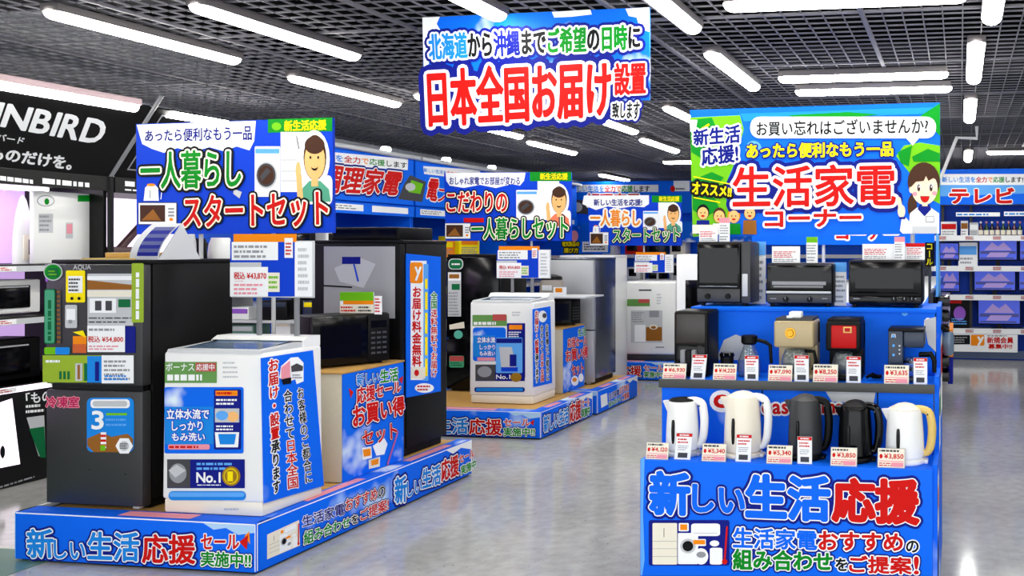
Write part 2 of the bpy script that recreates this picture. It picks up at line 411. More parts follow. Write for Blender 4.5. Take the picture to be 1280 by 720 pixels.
while x < 7.7:
    h = i % 12 == 0; w = .013 if h else .0036; b.box(x-w, x+w, -3.5, 16.7, 2.951 if not h else 2.942, 2.96, GRID); x += .111; i += 1
y = -3.5; i = 0
while y < 16.7:
    h = i % 12 == 3; w = .011 if h else .0036; b.box(-7.3, 7.7, y-w, y+w, 2.951 if not h else 2.945, 2.96, GRID); y += .111; i += 1
struct('ceiling_grid', b)

# strip lights at the ceiling grid
def strip_light(x, y, along, label, L=1.24, z=2.9, slim=False):
    root = thing('ceiling_light', label, 'ceiling light', (x, y, z), 'strip lights at the ceiling grid')
    w = .054
    b = MB(); b.box(-w*1.05, w*1.05, .01, L-.01, -.002, .045, LAMPB, .008)
    d = MB(); n = 10; ts = [.002, .012, .028, .05, L/2, L-.05, L-.028, L-.012, L-.002]; vs = []; fs = []
    for t in ts:
        e = min(t, L-t); k = math.sqrt(max(.01, 1-max(0, 1-e/.05)**2))
        vs += [(w*k*math.cos(math.pi*i/n), t, -.001-.04*k*math.sin(math.pi*i/n)) for i in range(n+1)]
    m = n+1; fs = [(a*m+i, a*m+i+1, (a+1)*m+i+1, (a+1)*m+i) for a in range(len(ts)-1) for i in range(n)]+[tuple(range(m)), tuple((len(ts)-1)*m+i for i in range(n, -1, -1))]
    d.add(vs, fs, DIFF)
    for m_ in (b, d):
        A = np.concatenate(m_.V)
        if along == 'x': A = np.stack([A[:, 1], A[:, 0], A[:, 2]], 1)
        m_.V = [A+np.array((x, y, z))]
    if along == 'x':
        for m_ in (b, d): m_.F = [(f[:, ::-1], k) for f, k in m_.F]
    b.build('housing', root); d.build('diffuser', root)
    return root
for x, y, a, lb in (
    (-4.75, 3.98, 'y', 'long strip light at upper left, above and behind the black brand display header'),
    (-3.89, 3.99, 'y', 'strip light running to top right of the first start set sign'),
    (-4.82, 5.77, 'y', 'strip light directly above the right half of the first start set sign'),
    (-4.37, 6.6, 'y', 'strip light half hidden behind the left edge of the hanging delivery sign'),
    (-4.85, 7.98, 'y', 'strip light just below the lower left part of the hanging delivery sign'),
    (-5.0, 9.7, 'y', 'small strip light above the picky set sign, below the hanging delivery sign'),
    (-3.45, 7.8, 'y', 'strip light peeping out under the right part of the hanging delivery sign'),
    (-2.57, 7.5, 'y', 'strip light cut off by the top left corner of the household appliance corner sign'),
    (-3.6, 9.66, 'y', 'small strip light between the hanging delivery sign and the appliance corner sign'),
    (-6.03, 14.2, 'y', 'farthest small strip light, over the back wall banner'),
    (-2.45, 3.2, 'y', 'strip light at the top edge above the hanging delivery sign'),
    (-1.5, 3.62, 'y', 'strip light touching the upper right corner of the hanging delivery sign'),
    (-1.58, 5.45, 'y', 'strip light alone in the grid, right of the hanging delivery sign'),
    (.17, 3.66, 'y', 'strip light at the top edge on the far right, nearest of the right hand row'),
    (.1, 5.4, 'y', 'second strip light of the row at the right, to the right of the crosswise pair'),
    (.09, 7.45, 'y', 'third strip light of the row at the right, upper right of the corner sign'),
    (.11, 11.4, 'y', 'last strip light of the row at the right, just above the television banner'),
    (-1.32, 6.34, 'x', 'upper one of the two crosswise strip lights above the appliance corner sign'),
    (-1.3, 6.9, 'x', 'lower one of the two crosswise strip lights above the appliance corner sign'),
    (-1.2, 4.39, 'x', 'crosswise strip light cut by the top edge above the corner sign'),
    (-4.25, 12.25, 'x', 'distant crosswise strip light left of the corner sign')):
    strip_light(x, y, a, lb)
strip_light(.34, 11.6, 'x', 'crosswise strip light at the right edge above the television banner')
for x in (-4.75, -3.1, -1.5, .1, 1.7, 3.3):  # unseen lamps added around the camera to brighten the near fronts
    for y in (-1.4, .3, 2.0):
        if y < 1.5 or x > .5: strip_light(x, y, 'y', 'added strip light out of view behind and beside the camera, brightening near fronts')
for y in (3.7, 5.4, 7.2): strip_light(2.6, y, 'y', 'added strip light out of view behind and beside the camera, brightening near fronts')  # more added lamps, out of view at the right
b = MB(); P = [ay(1176, 222, 9.5), ay(1196, 172, 9.5), ay(1221, 173, 9.5)]; P.append((P[2][0], P[2][1], 2.945)); b.tube(P, .02, mat('white pipe', (232, 232, 232), .4), 10)
tag(b.build('pipe_bracket', loc=P[1]), 'white angled pipe bracket beneath the grid right of the corner sign', 'bracket')

# ================================================================ low platforms covered in printed card
def platform(x0, x1, y0, y1, h, label, front=None, side=None):
    root = thing('display_platform', label, 'display platform', ((x0+x1)/2, (y0+y1)/2, 0), 'low printed platforms')
    b = MB(); b.box(x0+.02, x1-.02, y0+.02, y1-.02, 0, h-.02, BPLA); b.build('core', root)
    b = MB(); b.box(x0+.1, x1-.1, y0+.1, y1-.02, h-.02, h-.004, TAN); b.build('top_board', root)
    b = MB(); b.box(x0, x1, y0, y0+.018, .012, h, SKYF, .004)
    b.box(x0, x1, y0+.018, y0+.11, h-.012, h, SKYF)
    p = Panel(b, (x0, y0, 0), (1, 0, 0), (0, -1, 0))
    t = Panel(b, (x0, y0, h), (1, 0, 0), (0, 0, 1)).uv(); t.rect(((x1-x0)*.42, .095, (x1-x0)*.72, .02), PINK, 1)
    e = Panel(b, (x0, y0, 0), (1, 0, 0), (0, -1, 0)).uv(); w = x1-x0
    e.rect((.004, h-.002, w-.004, h-.008), WHITE, 1); e.rect((.002, h-.004, .007, .02), LBLUE, 1); e.rect((w-.007, h-.004, w-.002, .02), WHITE, 1); e.poly([(w-.3, h-.008), (w-.24, h-.04), (w-.17, h-.028), (w-.1, h-.06), (w-.008, h-.045), (w-.008, h-.008)], mat('print pale cloud', (175, 212, 248), .55, spec=.15), 1)  # top edge highlight painted as a thin white line, corners lined too
    if front: front(p)
    b.build('front_cover', root)
    b = MB(); b.box(x1-.018, x1, y0+.018, y1, .012, h, SKYF, .004); b.box(x1-.11, x1-.018, y0+.11, y1, h-.012, h, SKY)
    t = Panel(b, (x1, y0, h), (0, 1, 0), (0, 0, 1)).uv()
    for f in (.2, .66): t.rect(((y1-y0)*f, .09, (y1-y0)*(f+.24), .03), PINK, 1)
    p = Panel(b, (x1, y0, 0), (0, 1, 0), (1, 0, 0))
    e = Panel(b, (x1, y0, 0), (0, 1, 0), (1, 0, 0)).uv(); w = y1-y0
    e.rect((.004, h-.004, .01, .02), WHITE, 1); e.rect((.006, h-.002, w-.004, h-.008), WHITE, 1); e.rect((w-.012, h-.004, w-.002, .03), WHITE, 1); e.poly([(w-.32, h-.008), (w-.24, h-.05), (w-.14, h-.03), (w-.01, h-.07), (w-.01, h-.008)], WHITE, 1)  # side cover's edge highlights painted as white lines; last shape is a cloud
    if side: side(p)
    b.build('side_cover', root)
    b = MB(); b.box(x0, x0+.018, y0+.018, y1, .012, h, WHITE); b.build('end_cover', root)
    return root
def pf1(p):
    O = [(NAVY, .17), (WHITE, .085)]
    p.text(('新', CYAN), ((34, 662), (66, 661), (68, 696), (36, 697)), O, .05)
    p.text(('しい', CYAN), ((68, 675), (107, 677), (107, 700), (69, 697)), [(NAVY, .2), (WHITE, .1)], .05)
    p.text(('生活', CYAN), ((111, 665), (174, 666), (174, 701), (111, 699)), O, .05)
    p.text(('応援', RED), ((179, 668), (244, 669), (244, 704), (179, 703)), O, .05)
    p.text(('セール', RED), (252, 668, 299, 686), [(WHITE, .12)], .05)
    p.text(('実施中!!', GREEN), ((252, 689), (314, 691), (314, 709), (252, 707)), [(NAVY, .2), (WHITE, .12)], .05)
    p.poly([(300, 677), (311, 668), (309, 687)], RED, 3); p.poly([(306, 670), (312, 664), (313, 680)], ORA, 2)
def pf1s(q):
    p = q.crop(320, 540); O = [(NAVY, .2), (WHITE, .1)]
    pic_appliances(p.sub(((58, 515), (212, 445), (216, 565), (58, 632))), CREAMP)
    p.text(('生活家電', NAVY), ((228, 424), (438, 352), (440, 412), (232, 476)), [(WHITE, .1)], .04)
    p.text([('おすすめ', RED), ('の', BLACKP)], ((444, 340), (642, 262), (642, 318), (446, 396)), O, .04)
    p.text([('組み合わせ', GREEN), ('を', BLACKP)], ((236, 500), (508, 408), (508, 452), (238, 566)), O, .04)
    p.text(('ご提案!', RED), ((518, 392), (660, 330), (660, 388), (520, 446)), O, .04)
    p.line([(668, 240), (672, 410)], .002, DEEP, 1)
    p.text(('新', CYAN), ((692, 232), (748, 216), (750, 345), (694, 358)), O, .05)
    p.text(('しい', CYAN), ((752, 250), (825, 232), (825, 300), (755, 325)), O, .05)
    p.text(('生活', CYAN), ((828, 188), (918, 160), (920, 258), (830, 285)), O, .05)
    p.text(('応援', RED), ((922, 145), (1008, 112), (1012, 212), (926, 248)), O, .05)
    p.text(('セール', RED), ((1014, 118), (1088, 84), (1090, 122), (1016, 156)), [(WHITE, .12)], .05)
    p.text(('実施中', GREEN), ((1022, 172), (1098, 136), (1098, 178), (1024, 216)), [(WHITE, .14)], .05)
platform(-4.93, -3.51, 3.97, 5.95, .26, 'nearest low blue platform carrying the black fridge and white washing machine', pf1, pf1s)
def pf2(q):
    p = q.crop(540, 440); O = [(NAVY, .18), (WHITE, .09)]
    p.text(('生活', CYAN), (20, 330, 180, 408), O, .05)
    p.text(('応援', RED), ((188, 332), (348, 338), (348, 416), (188, 410)), O, .05)
    p.text(('セール', RED), (360, 335, 490, 368), [(WHITE, .14)], .05); p.poly([(490, 352), (512, 338), (508, 368)], RED, 3)
    p.text(('実施中!!', GREEN), (360, 378, 514, 420), [(NAVY, .2), (WHITE, .12)], .05)
def pf2s(q):
    p = q.crop(540, 440); O = [(NAVY, .2), (WHITE, .1)]
    p.text(('新しい生活', CYAN), ((556, 322), (678, 278), (680, 352), (558, 404)), O, .05)
    p.text(('応援', RED), ((686, 260), (742, 238), (742, 330), (688, 354)), O, .05)
    p.text(('セール', RED), ((746, 240), (786, 226), (788, 262), (748, 276)), [(WHITE, .14)], .05)
    p.text(('実施中', GREEN), ((746, 286), (788, 268), (788, 312), (748, 330)), [(WHITE, .14)], .05)
platform(-5.15, -3.565, 7.125, 8.2, .24, 'second low blue platform, under the white top loading washer in the middle', pf2, pf2s)
def pf3s(q):
    p = q.crop(540, 440)
    p.poly([(842, 218), (875, 205), (878, 262), (846, 280)], WHITE, 1); p.text(('生活家電', NAVY), ((882, 210), (934, 184), (934, 214), (884, 240)), [(WHITE, .1)], .04)
    p.text(('おすすめの', RED), ((936, 176), (984, 156), (984, 190), (938, 212)), [(WHITE, .12)], .04)
    p.text(('組み合わせ', GREEN), ((882, 250), (944, 220), (944, 244), (884, 276)), [(WHITE, .12)], .04); p.text(('ご提案', RED), ((948, 214), (984, 198), (984, 230), (950, 246)), [(WHITE, .12)], .04)
platform(-5.15, -3.54, 8.26, 9.35, .24, 'third low platform with a short printed side, under the silver fridge', None, pf3s)
def pf4(q):
    p = q.crop(640, 360); O = [(NAVY, .18), (WHITE, .09)]
    p.text(('新しい生活', CYAN), (380, 390, 525, 440), O, .05)
    p.text(('応援', RED), (536, 390, 646, 442), O, .05); p.text(('セール', RED), (660, 386, 756, 412), [(WHITE, .14)], .05); p.text(('実施中!!', GREEN), (660, 418, 756, 446), [(WHITE, .14)], .05)
platform(-4.95, -3.5, 10.5, 12.0, .235, 'farthest low blue platform, under the white front panel appliance', pf4)

# ================================================================ refrigerators
def fridge(label, x0, x1, y0, y1, z0, z1, zs, door, side, upper_art=None, lower_art=None, gap=.03, side_art=None, handle=True):
    root = thing('refrigerator', label, 'refrigerator', ((x0+x1)/2, (y0+y1)/2, z0), 'refrigerators')
    d = .055
    b = MB(); b.box(x0, x1, y0+d+.008, y1, z0+.05, z1-.01, side, .006)
    if side_art: side_art(Panel(b, (x1, y0, z0), (0, 1, 0), (1, 0, 0)))
    b.build('cabinet', root)
    b = MB(); b.box(x0+.02, x1-.02, y0+.06, y1-.04, z0, z0+.05, BPLA); b.box(x1-.09, x1-.05, y0+.03, y0+.07, z0, z0+.05, LGR, .004); b.build('plinth', root)
    b = MB(); b.box(x0-.004, x1+.004, y0+.03, y1, z1-.012, z1+.012, BPLA if side is SIDEK else side, .006); b.build('top_cap', root)
    b = MB(); b.box(x0, x1, y0, y0+d, zs+gap/2, z1-.012, door, .008); 
    if upper_art: upper_art(Panel(b, (x0, y0, z0), (1, 0, 0), (0, -1, 0)))
    b.build('door', root)
    b = MB(); b.box(x0, x1, y0, y0+d, z0+.02, zs-gap/2, door, .008)
    if lower_art: lower_art(Panel(b, (x0, y0, z0), (1, 0, 0), (0, -1, 0)))
    b.build('door', root)
    if handle:
        b = MB(); b.box(x0+.015, x1-.015, y0+.02, y0+d+.02, zs-gap/2, zs+gap/2, GBLK); b.build('grip_recess', root)
    return root
def f1_up(q):
    p = q.crop(0, 180)
    p.rect((0+225, 600, 330, 605), GREYP, 1)
    p = q
    p.rect((57, 333, 60, 352), PURP, 1)
    p.ell(67, 340, 12, 11, LGR, 2); p.ell(67, 340, 10.5, 9.5, GREEN, 3); p.rect((61, 335, 74, 346), DGREEN, 4); p.lines((62, 337, 73, 345), 2, LGREEN, 5, 3)
    p.text(('AQUA', LGR), (92, 331, 114, 338), (), .03)
    p.rrect((83, 338, 107, 378), 2, YEL, 2); p.rect((86, 345, 104, 366), WHITE, 3); p.lines((87, 347, 103, 365), 4, DGREYP, 4, 5); p.ell(91, 373, 2, 2, BLACKP, 4); p.ell(100, 373, 2, 2, BLACKP, 4)
    p.rrect((56, 361, 70, 430), 3, DGREEN, 2); p.rrect((57, 362.5, 69, 428.5), 2.5, mat('print sea green', (60, 160, 120), .5), 3); p.lines(((60, 426), (60, 365), (66, 365), (66, 426)), 1, DGREEN, 4, 9, .7)
    p.rect((72, 362, 77, 430), DGREYP, 2); p.lines((72, 362, 77, 430), 12, BROWNP, 3, 8)
    p.rrect((82, 381, 97, 410), 2, LGR, 2); p.rect((84, 386, 95, 400), WHITE, 3); p.ell(89, 402, 2.5, 2.5, GREYP, 4)
    p.rect((110, 342, 167, 407), LGR, 2); p.poly([(110, 350), (166, 356), (166, 362), (110, 362)], BROWNP, 3); p.rect((110, 345, 166, 350), WHITE, 3); p.rect((110, 363, 166, 371), CREAMP, 3)
    p.rect((113, 373, 146, 391), WHITE, 3); p.rect((120, 376, 128, 388), DGREYP, 4); p.rect((133, 376, 141, 388), DGREYP, 4); p.rrect((149, 374, 164, 384), 1, DGREEN, 4); p.lines((112, 395, 166, 405), 2, DGREYP, 4, 2, .3)
    p.rect((110, 407, 157, 440), WHITE, 3); p.lines((112, 410, 155, 414), 1, GREYP, 4, 3, .7); p.text(('税込 ¥54,800', RED), (111, 420, 155, 428), (), .03, k=4); p.lines((112, 431, 156, 438), 2, PINK, 4, 9)
    p.rect((157, 408, 170, 441), NAVY, 2)
    p.rect((92, 420, 109, 433), ORA, 3); p.poly([(92, 415), (109, 422), (105, 413)], YEL, 4); p.rect((92, 430, 109, 441), mat('print burnt orange', (205, 90, 20), .5), 4)
    p.rrect((56, 434, 88, 443), 2, LGREEN, 2); p.rrect((70, 434, 88, 443), 2, CYAN, 3)
    p.rect((54, 444, 128, 478), mat('print lime', (150, 180, 20), .5), 2); p.lines((58, 449, 82, 454), 1, WHITE, 3, 1, .6); 
    for xx in (75, 80, 85): p.rect((xx, 464, xx+3, 474), DGREEN, 3)
    p.rect((95, 454, 104, 476), LGR, 3); p.rect((98, 456, 101, 474), BROWNP, 4); p.rect((106, 454, 112, 476), DGREEN, 3); p.rect((110, 445, 128, 478), CYAN, 3); p.rect((120, 452, 125, 476), NAVY, 4)
    p.rect((128, 444, 168, 479), WHITE, 3); p.lines((131, 449, 165, 476), 5, GREYP, 4, 11); p.lines((132, 468, 164, 476), 2, CYAN, 5, 12)
    p.rrect((166, 329, 181, 403), 1.5, mat('print lime', (150, 180, 20), .5), 5); p.lines(((170, 399), (170, 333), (177, 333), (177, 399)), 1, WHITE, 6, 5, .6)
def f1_lo(q):
    p = q
    p.text(('冷凍室', MAG), (58, 496, 99, 509), [(PINK, .12)], .05)
    p.rrect((109, 497, 168, 565), 7, CYAN, 2); p.rrect((114, 499, 163, 510), 4, WHITE, 3); p.rrect((117, 501, 160, 508), 3, LGR, 4)
    p.text(('3', WHITE), (116, 514, 130, 536), (), .06, k=3); p.lines((133, 515, 160, 534), 3, LBLUE, 3, 4, .4); p.rect((134, 516, 160, 519), LGREEN, 4)
    p.poly([(110, 548), (128, 540), (140, 546), (160, 542), (167, 548), (167, 560), (160, 565), (118, 565), (110, 557)], BROWNP, 3)
    p.rect((127, 540, 134, 560), WHITE, 4); 
    for yy in (543, 549, 555): p.rect((127, yy, 134, yy+3), RED, 5)
    p.rect((127, 556, 133, 563), LGREEN, 5)
    p.poly([(157+11*math.cos(a*math.pi/3), 557+11*math.sin(a*math.pi/3)) for a in range(6)], WHITE, 6); p.ell(157, 557, 6, 6, LGR, 7); p.lines((152, 553, 162, 561), 3, DGREYP, 8, 6)
    p.ell(112, 587, .8, .8, BLACKP, 1); p.ell(157, 593, .8, .8, BLACKP, 1)
fridge('dark grey two door fridge covered in stickers, at front left of the nearest platform', -4.865, -4.275, 4.075, 4.66, .26, 1.575, .905, DOORK, SIDEK, f1_up, f1_lo)
def f1b_side(q):
    pass
def f1b_up(q):
    p = q
    p.rect((405, 308, 494, 398), mat('satin grey door', (165, 166, 170), .5), 1)
    p.poly([(418, 335), (450, 322), (470, 330), (455, 360), (425, 352)], LGR, 2)
    p.rect((428, 321, 451, 330), NAVY, 3); p.line([(443, 331), (448, 351)], .006, DEEP, 3); p.line([(405, 357), (440, 359)], .005, BLACKP, 3)
r_ = fridge('tall black fridge with grey door beside the microwave, free delivery banner on its side', -4.30, -3.65, 5.33, 5.86, .26, 1.69, .88, BPLA, SIDEK, f1b_up)
# banner board fixed to the fridge side
b = MB(); x = -3.648
c = [ax(507, 317, x), ax(550, 321, x), ax(550, 489, x), ax(507, 497, x)]
b.prism([(q[1], q[2]) for q in c], lambda a, d, t: (x+t, a, d), 0, .006, BLUE)
q = Panel(b, (x+.006, 5.3, .5), (0, 1, 0), (1, 0, 0)); p = q.crop(320, 360)
q.rect((513, 326, 533, 475), WHITE, 1)
q.rrect((512, 328, 528, 354), 3, ORA, 2); q.text(('y', WHITE), (518, 334, 526, 350), (), .08, k=3)
q.text(('お届け料金無料', RED), (515, 359, 526, 458), (), .05, True, 2)
q.rect((529, 330, 535, 476), LBLUE, 2); q.lines(((530, 470), (530, 333), (534.5, 333), (534.5, 470)), 1, YEL, 3, 5, .7)
q.text([('全国', GREEN), ('送料無料でお届け', RED)], (538, 365, 546, 471), [(WHITE, .1)], .03, True, 2)
q.rect((513, 459, 531, 473), CREAMP, 3); q.ell(520, 466, 3, 4, RED, 4)
q.ell(530, 485, 12, 6, WHITE, 2); q.lines((521, 481, 539, 489), 2, RED, 3, 5)
tag(b.build('banner_board', loc=(x, 5.57, 1.1)), 'upright blue free delivery banner fixed to the black fridge side', 'banner')
# dark flat appliance boxes on top of that fridge
b = MB(); b.box(-4.22, -3.72, 5.42, 5.8, 1.703, 1.79, BPLA, .008); b.box(-4.2, -3.74, 5.415, 5.42, 1.72, 1.775, GBLK)
tag(b.build('flat_heater', loc=(-3.97, 5.6, 1.703)), 'flat black appliance lying on top of the tall black fridge', 'appliance')
# ================================================================ washing machines
def washer(label, x0, x1, y0, y1, z0, zf, zb, front_art, side_art):
    root = thing('washing_machine', label, 'washing machine', ((x0+x1)/2, (y0+y1)/2, z0), 'washing machines')
    b = MB(); b.box(x0, x1, y0, y1, z0+.07, zf, WPLA, .018, 3, taper=(0, .012))
    if front_art: front_art(Panel(b, (x0, y0-.0005, z0+.07), (1, 0, 0), (0, -1, .012/(zf-z0-.07))))
    b.build('cabinet', root)
    b = MB(); b.box(x0+.012, x1-.004, y0+.004, y1-.004, z0, z0+.075, CPLA, .012); b.build('base', root)
    b = MB(); P = [(y0+.012, zf-.004), (y0+.02, zf+.012), (y0+.3, zf+.028), (y1-.14, zf+.034), (y1-.14, zf-.004)]
    b.prism(P, lambda a, d, t: (t, a, d), x0+.02, x1-.02, LGR); wl = b.build('lid', root); b = MB(); Q = [(y0+.06, zf+.0145), (y0+.3, zf+.0295), (y1-.16, zf+.0345), (y1-.16, zf+.03), (y0+.06, zf+.012)]
    b.prism(Q, lambda a, d, t: (t, a, d), x0+.07, x1-.07, mat('smoky blue lid window', (92, 112, 140), .15)); b.build('lid_window', root, under=wl)
    b = MB(); P = [(y1-.14, zf-.004), (y1-.14, zf+.034), (y1-.1, zb), (y1-.012, zb), (y1-.012, zf-.004)]
    b.prism(P, lambda a, d, t: (t, a, d), x0+.012, x1-.012, WPLA); b.build('control_panel', root, ang=20)
    if side_art:
        b = MB(); side_art(b); o = b.build('side_poster', root); o['label'] = 'blue delivery poster on the washer side'
    return root
def w1_front(q):
    p = q.crop(190, 400, 637/230)
    p.rect((45, 145, 225, 218), mat('print olive green', (95, 150, 70), .5), 1); p.text(('ボーナス', WHITE), (50, 149, 148, 176), (), .02, k=2); p.rect((152, 148, 222, 178), mat('print brick', (190, 70, 70), .5), 2); p.text(('応援中', WHITE), (156, 152, 218, 174), (), .02, k=3); p.lines((54, 186, 216, 212), 1, WHITE, 2, 3, .8)
    p.lines((246, 140, 300, 205), 4, LGR, 1, 4, .35)
    p.rrect((44, 232, 318, 462), 8, SKY, 1)
    p.rect((46, 300, 215, 430), CYAN, 2)
    for ry in (372, 415): pass
    p.text(('立体水流で', WHITE), (54, 308, 200, 342), [(DEEP, .14)], .05, k=3)
    p.text(('しっかり', WHITE), (72, 350, 178, 382), [(DEEP, .14)], .05, k=3); p.text(('もみ洗い', WHITE), (72, 390, 186, 418), [(DEEP, .14)], .05, k=3)
    p.rrect((58, 430, 202, 448), 6, PINK, 3); p.lines((62, 434, 198, 444), 1, RED, 4, 3, .8)
    p.rrect((216, 240, 310, 448), 5, NAVY, 2); p.rect((222, 244, 298, 262), ORA, 3); p.lines((226, 247, 294, 259), 1, RED, 4, 4, .7); p.lines((224, 270, 300, 296), 2, WHITE, 3, 6)
    p.rect((220, 306, 304, 354), LGR, 3); p.ell(282, 334, 20, 18, SKIN, 4); p.ell(245, 330, 22, 16, LBLUE, 4); p.lines((224, 362, 300, 384), 2, WHITE, 3, 8)
    p.poly([(220, 388), (304, 388), (300, 440), (224, 440)], WHITE, 3); p.poly([(232, 394), (294, 394), (288, 430), (238, 430)], CYAN, 4)
    p.rect((54, 482, 322, 582), NAVY, 1); p.rect((54, 482, 134, 580), DGREYP, 2); p.ell(92, 530, 30, 34, GREYP, 3); p.poly([(60, 520), (88, 500), (120, 520), (84, 545)], LGR, 4)
    p.lines((156, 490, 302, 522), 2, LBLUE, 2, 9); p.text(('No.1', WHITE), (156, 528, 238, 562), (), .07, k=2); p.lines((158, 568, 240, 574), 1, WHITE, 2, 2)
    p.ell(276, 540, 32, 34, GOLD, 3); p.ell(276, 540, 25, 27, YEL, 4); p.ell(276, 540, 22, 24, GOLD, 5); p.text(('1', YEL), (266, 524, 284, 556), (), .04, k=6)
    p.rrect((58, 592, 326, 624), 15, CYAN, 1); p.rrect((62, 596, 322, 612), 8, LBLUE, 2)
    p.lines((250, 648, 318, 662), 1, LGR, 1, 3, .5)
def poster_washer(q, k):
    p = q.crop(190, 400, 637/230) if k else q
    O = [(WHITE, .16)]
    return p
def w1_side(b):
    x = -3.558
    c = [(378, 132), (556, 105), (594, 573), (388, 634)]; k = 637/230
    w = [ax(190+a/k, 400+d/k, x) for a, d in c]
    b.prism([(q[1], q[2]) for q in w], lambda a, d, t: (x+t, a, d), -.004, .003, SKYF)
    q = Panel(b, (x+.003, 4, .2), (0, 1, 0), (1, 0, 0)); p = q.crop(190, 400, k)
    p.text([('お届け・設置', RED), ('承ります', BLACKP)], ((400, 140), (436, 132), (442, 592), (418, 602)), [(WHITE, .14)], .05, True)
    p.text([('合わせて', BLACKP), ('日本全国', RED)], ((454, 245), (482, 240), (508, 578), (468, 586)), [(WHITE, .12)], .04, True)
    p.text(('お客様のご都合に', BLACKP), ((500, 238), (522, 232), (556, 558), (528, 566)), [(WHITE, .12)], .04, True)
    p.poly([(440, 200), (446, 160), (480, 130), (505, 128), (524, 148), (524, 212), (500, 222), (495, 205), (470, 215)], WHITE, 1); p.poly([(480, 160), (500, 150), (522, 160), (520, 176), (482, 180)], DGREYP, 2); p.poly([(446, 165), (476, 140), (478, 200), (446, 205)], PINK, 2); p.poly([(446, 205), (480, 198), (480, 220), (452, 224)], BLACKP, 3); p.lines((484, 186, 520, 204), 2, GREYP, 3, 3)
washer('white top loading washing machine at front of the nearest platform, No.1 sticker readable', -4.155, -3.561, 4.07, 4.51, .26, 1.105, 1.16, w1_front, w1_side)
def w2_front(q):
    p = q.crop(540, 290, 1213/320)
    p.rect((192, 393, 355, 445), mat('print olive green', (95, 150, 70), .5), 1); p.rect((288, 390, 352, 420), mat('print brick', (190, 70, 70), .5), 2); p.lines((198, 424, 340, 442), 1, WHITE, 2, 3, .8)
    p.lines((380, 375, 420, 400), 2, LGR, 1, 2)
    p.rrect((194, 452, 350, 612), 14, SKY, 1); p.rect((196, 490, 300, 590), CYAN, 2)
    p.text(('立体水流', WHITE), (216, 498, 300, 524), [(DEEP, .14)], .05, k=3); p.text(('しっかり', WHITE), (228, 534, 300, 556), [(DEEP, .14)], .05, k=3); p.text(('もみ洗い', WHITE), (228, 564, 300, 586), [(DEEP, .14)], .05, k=3); p.rect((216, 594, 300, 610), PINK, 3)
    p.rect((356, 432, 442, 690), NAVY, 2); p.rect((366, 440, 428, 462), ORA, 3); p.lines((364, 470, 430, 500), 3, WHITE, 3, 5)
    p.rrect((304, 500, 430, 668), 6, LBLUE, 4); p.rect((306, 504, 428, 526), NAVY, 5); p.poly([(320, 545), (380, 545), (400, 640), (330, 640)], LGR, 5); p.rect((370, 580, 402, 636), NAVY, 6); p.rect((330, 640, 408, 660), DEEP, 6)
    p.rect((206, 628, 440, 706), NAVY, 1); p.rect((206, 628, 300, 704), DGREYP, 2); p.ell(250, 662, 34, 26, GREYP, 3); p.text(('No.1', WHITE), (306, 676, 372, 696), (), .05, k=5); p.ell(400, 688, 26, 22, GOLD, 5)
    q.rrect((593, 484, 656, 490), 2.5, NAVY, 1); q.rrect((595, 485, 654, 489), 1.8, CYAN, 2)
def w2_side(b):
    x = -3.798; k = 1213/320; c = [(478, 366), (560, 352), (568, 715), (482, 735)]
    w = [ax(540+a/k, 290+d/k, x) for a, d in c]
    b.prism([(q[1], q[2]) for q in w], lambda a, d, t: (x+t, a, d), -.004, .003, SKYF)
    p = Panel(b, (x+.003, 7.4, .2), (0, 1, 0), (1, 0, 0)).crop(540, 290, k)
    p.text([('お届け・設置', RED), ('承ります', BLACKP)], ((486, 376), (504, 372), (506, 710), (488, 714)), [(WHITE, .16)], .05, True)
    p.text([('合わせて', BLACKP), ('日本全国', RED)], ((512, 444), (526, 440), (530, 706), (514, 710)), [(WHITE, .14)], .05, True)
    p.text(('お客様のご都合に', BLACKP), ((536, 440), (550, 436), (556, 700), (540, 704)), [(WHITE, .14)], .05, True)
    p.ell(524, 400, 20, 28, WHITE, 1); p.ell(532, 396, 10, 12, DGREYP, 2)
washer('white top loading washing machine on the second platform, in the middle of the store', -4.42, -3.80, 7.45, 7.9, .24, 1.16, 1.225, w2_front, w2_side)
# far white appliance with picture on its front
x0, x1, z0, z1 = FR(781, 845, 352, 441, 10.6)
root = thing('washing_machine', 'white drum style machine on the farthest platform, brown bag picture on its front', 'washing machine', ((x0+x1)/2, 10.8, .235), 'washing machines')
b = MB(); b.box(x0, x1, 10.6, 11.15, .31, z1, WPLA, .03, 3)
p = Panel(b, (x0, 10.6, 0), (1, 0, 0), (0, -1, 0), eps=.0015).crop(540, 290, 1213/320)
p.rect((925, 318, 1032, 352), mat('print olive green', (95, 150, 70), .5), 1); p.rect((978, 318, 1030, 336), mat('print brick', (190, 70, 70), .5), 2); p.rect((980, 272, 1040, 279), DGREYP, 1); p.lines((1065, 290, 1090, 345), 4, LGR, 1, 3)
p.rect((942, 372, 1092, 524), LGR, 1); p.lines((946, 378, 1010, 430), 5, GREYP, 2, 5); p.rect((1030, 372, 1076, 404), GREYP, 2); p.rect((960, 440, 1012, 520), WHITE, 2); p.rrect((1014, 450, 1090, 516), 5, BROWNP, 2); p.ell(1050, 450, 20, 12, CREAMP, 3); p.ell(1050, 452, 12, 7, BROWNP, 4); p.rect((1060, 543, 1100, 549), GREYP, 1)
b.build('cabinet', root)
b = MB(); b.box(x0+.02, x1-.02, 10.62, 11.1, .235, .32, DGR, .01); b.build('base', root)
b = MB(); b.box(x1+.002, x1+.008, 10.68, 11.1, .5, 1.15, SKYF); p = Panel(b, (x1+.008, 10.6, 0), (0, 1, 0), (1, 0, 0)).uv(); p.rect((.14, 1.1, .24, .6), RED, 1); p.rect((.3, 1.1, .4, .6), NAVY, 1); b.build('side_poster', root)

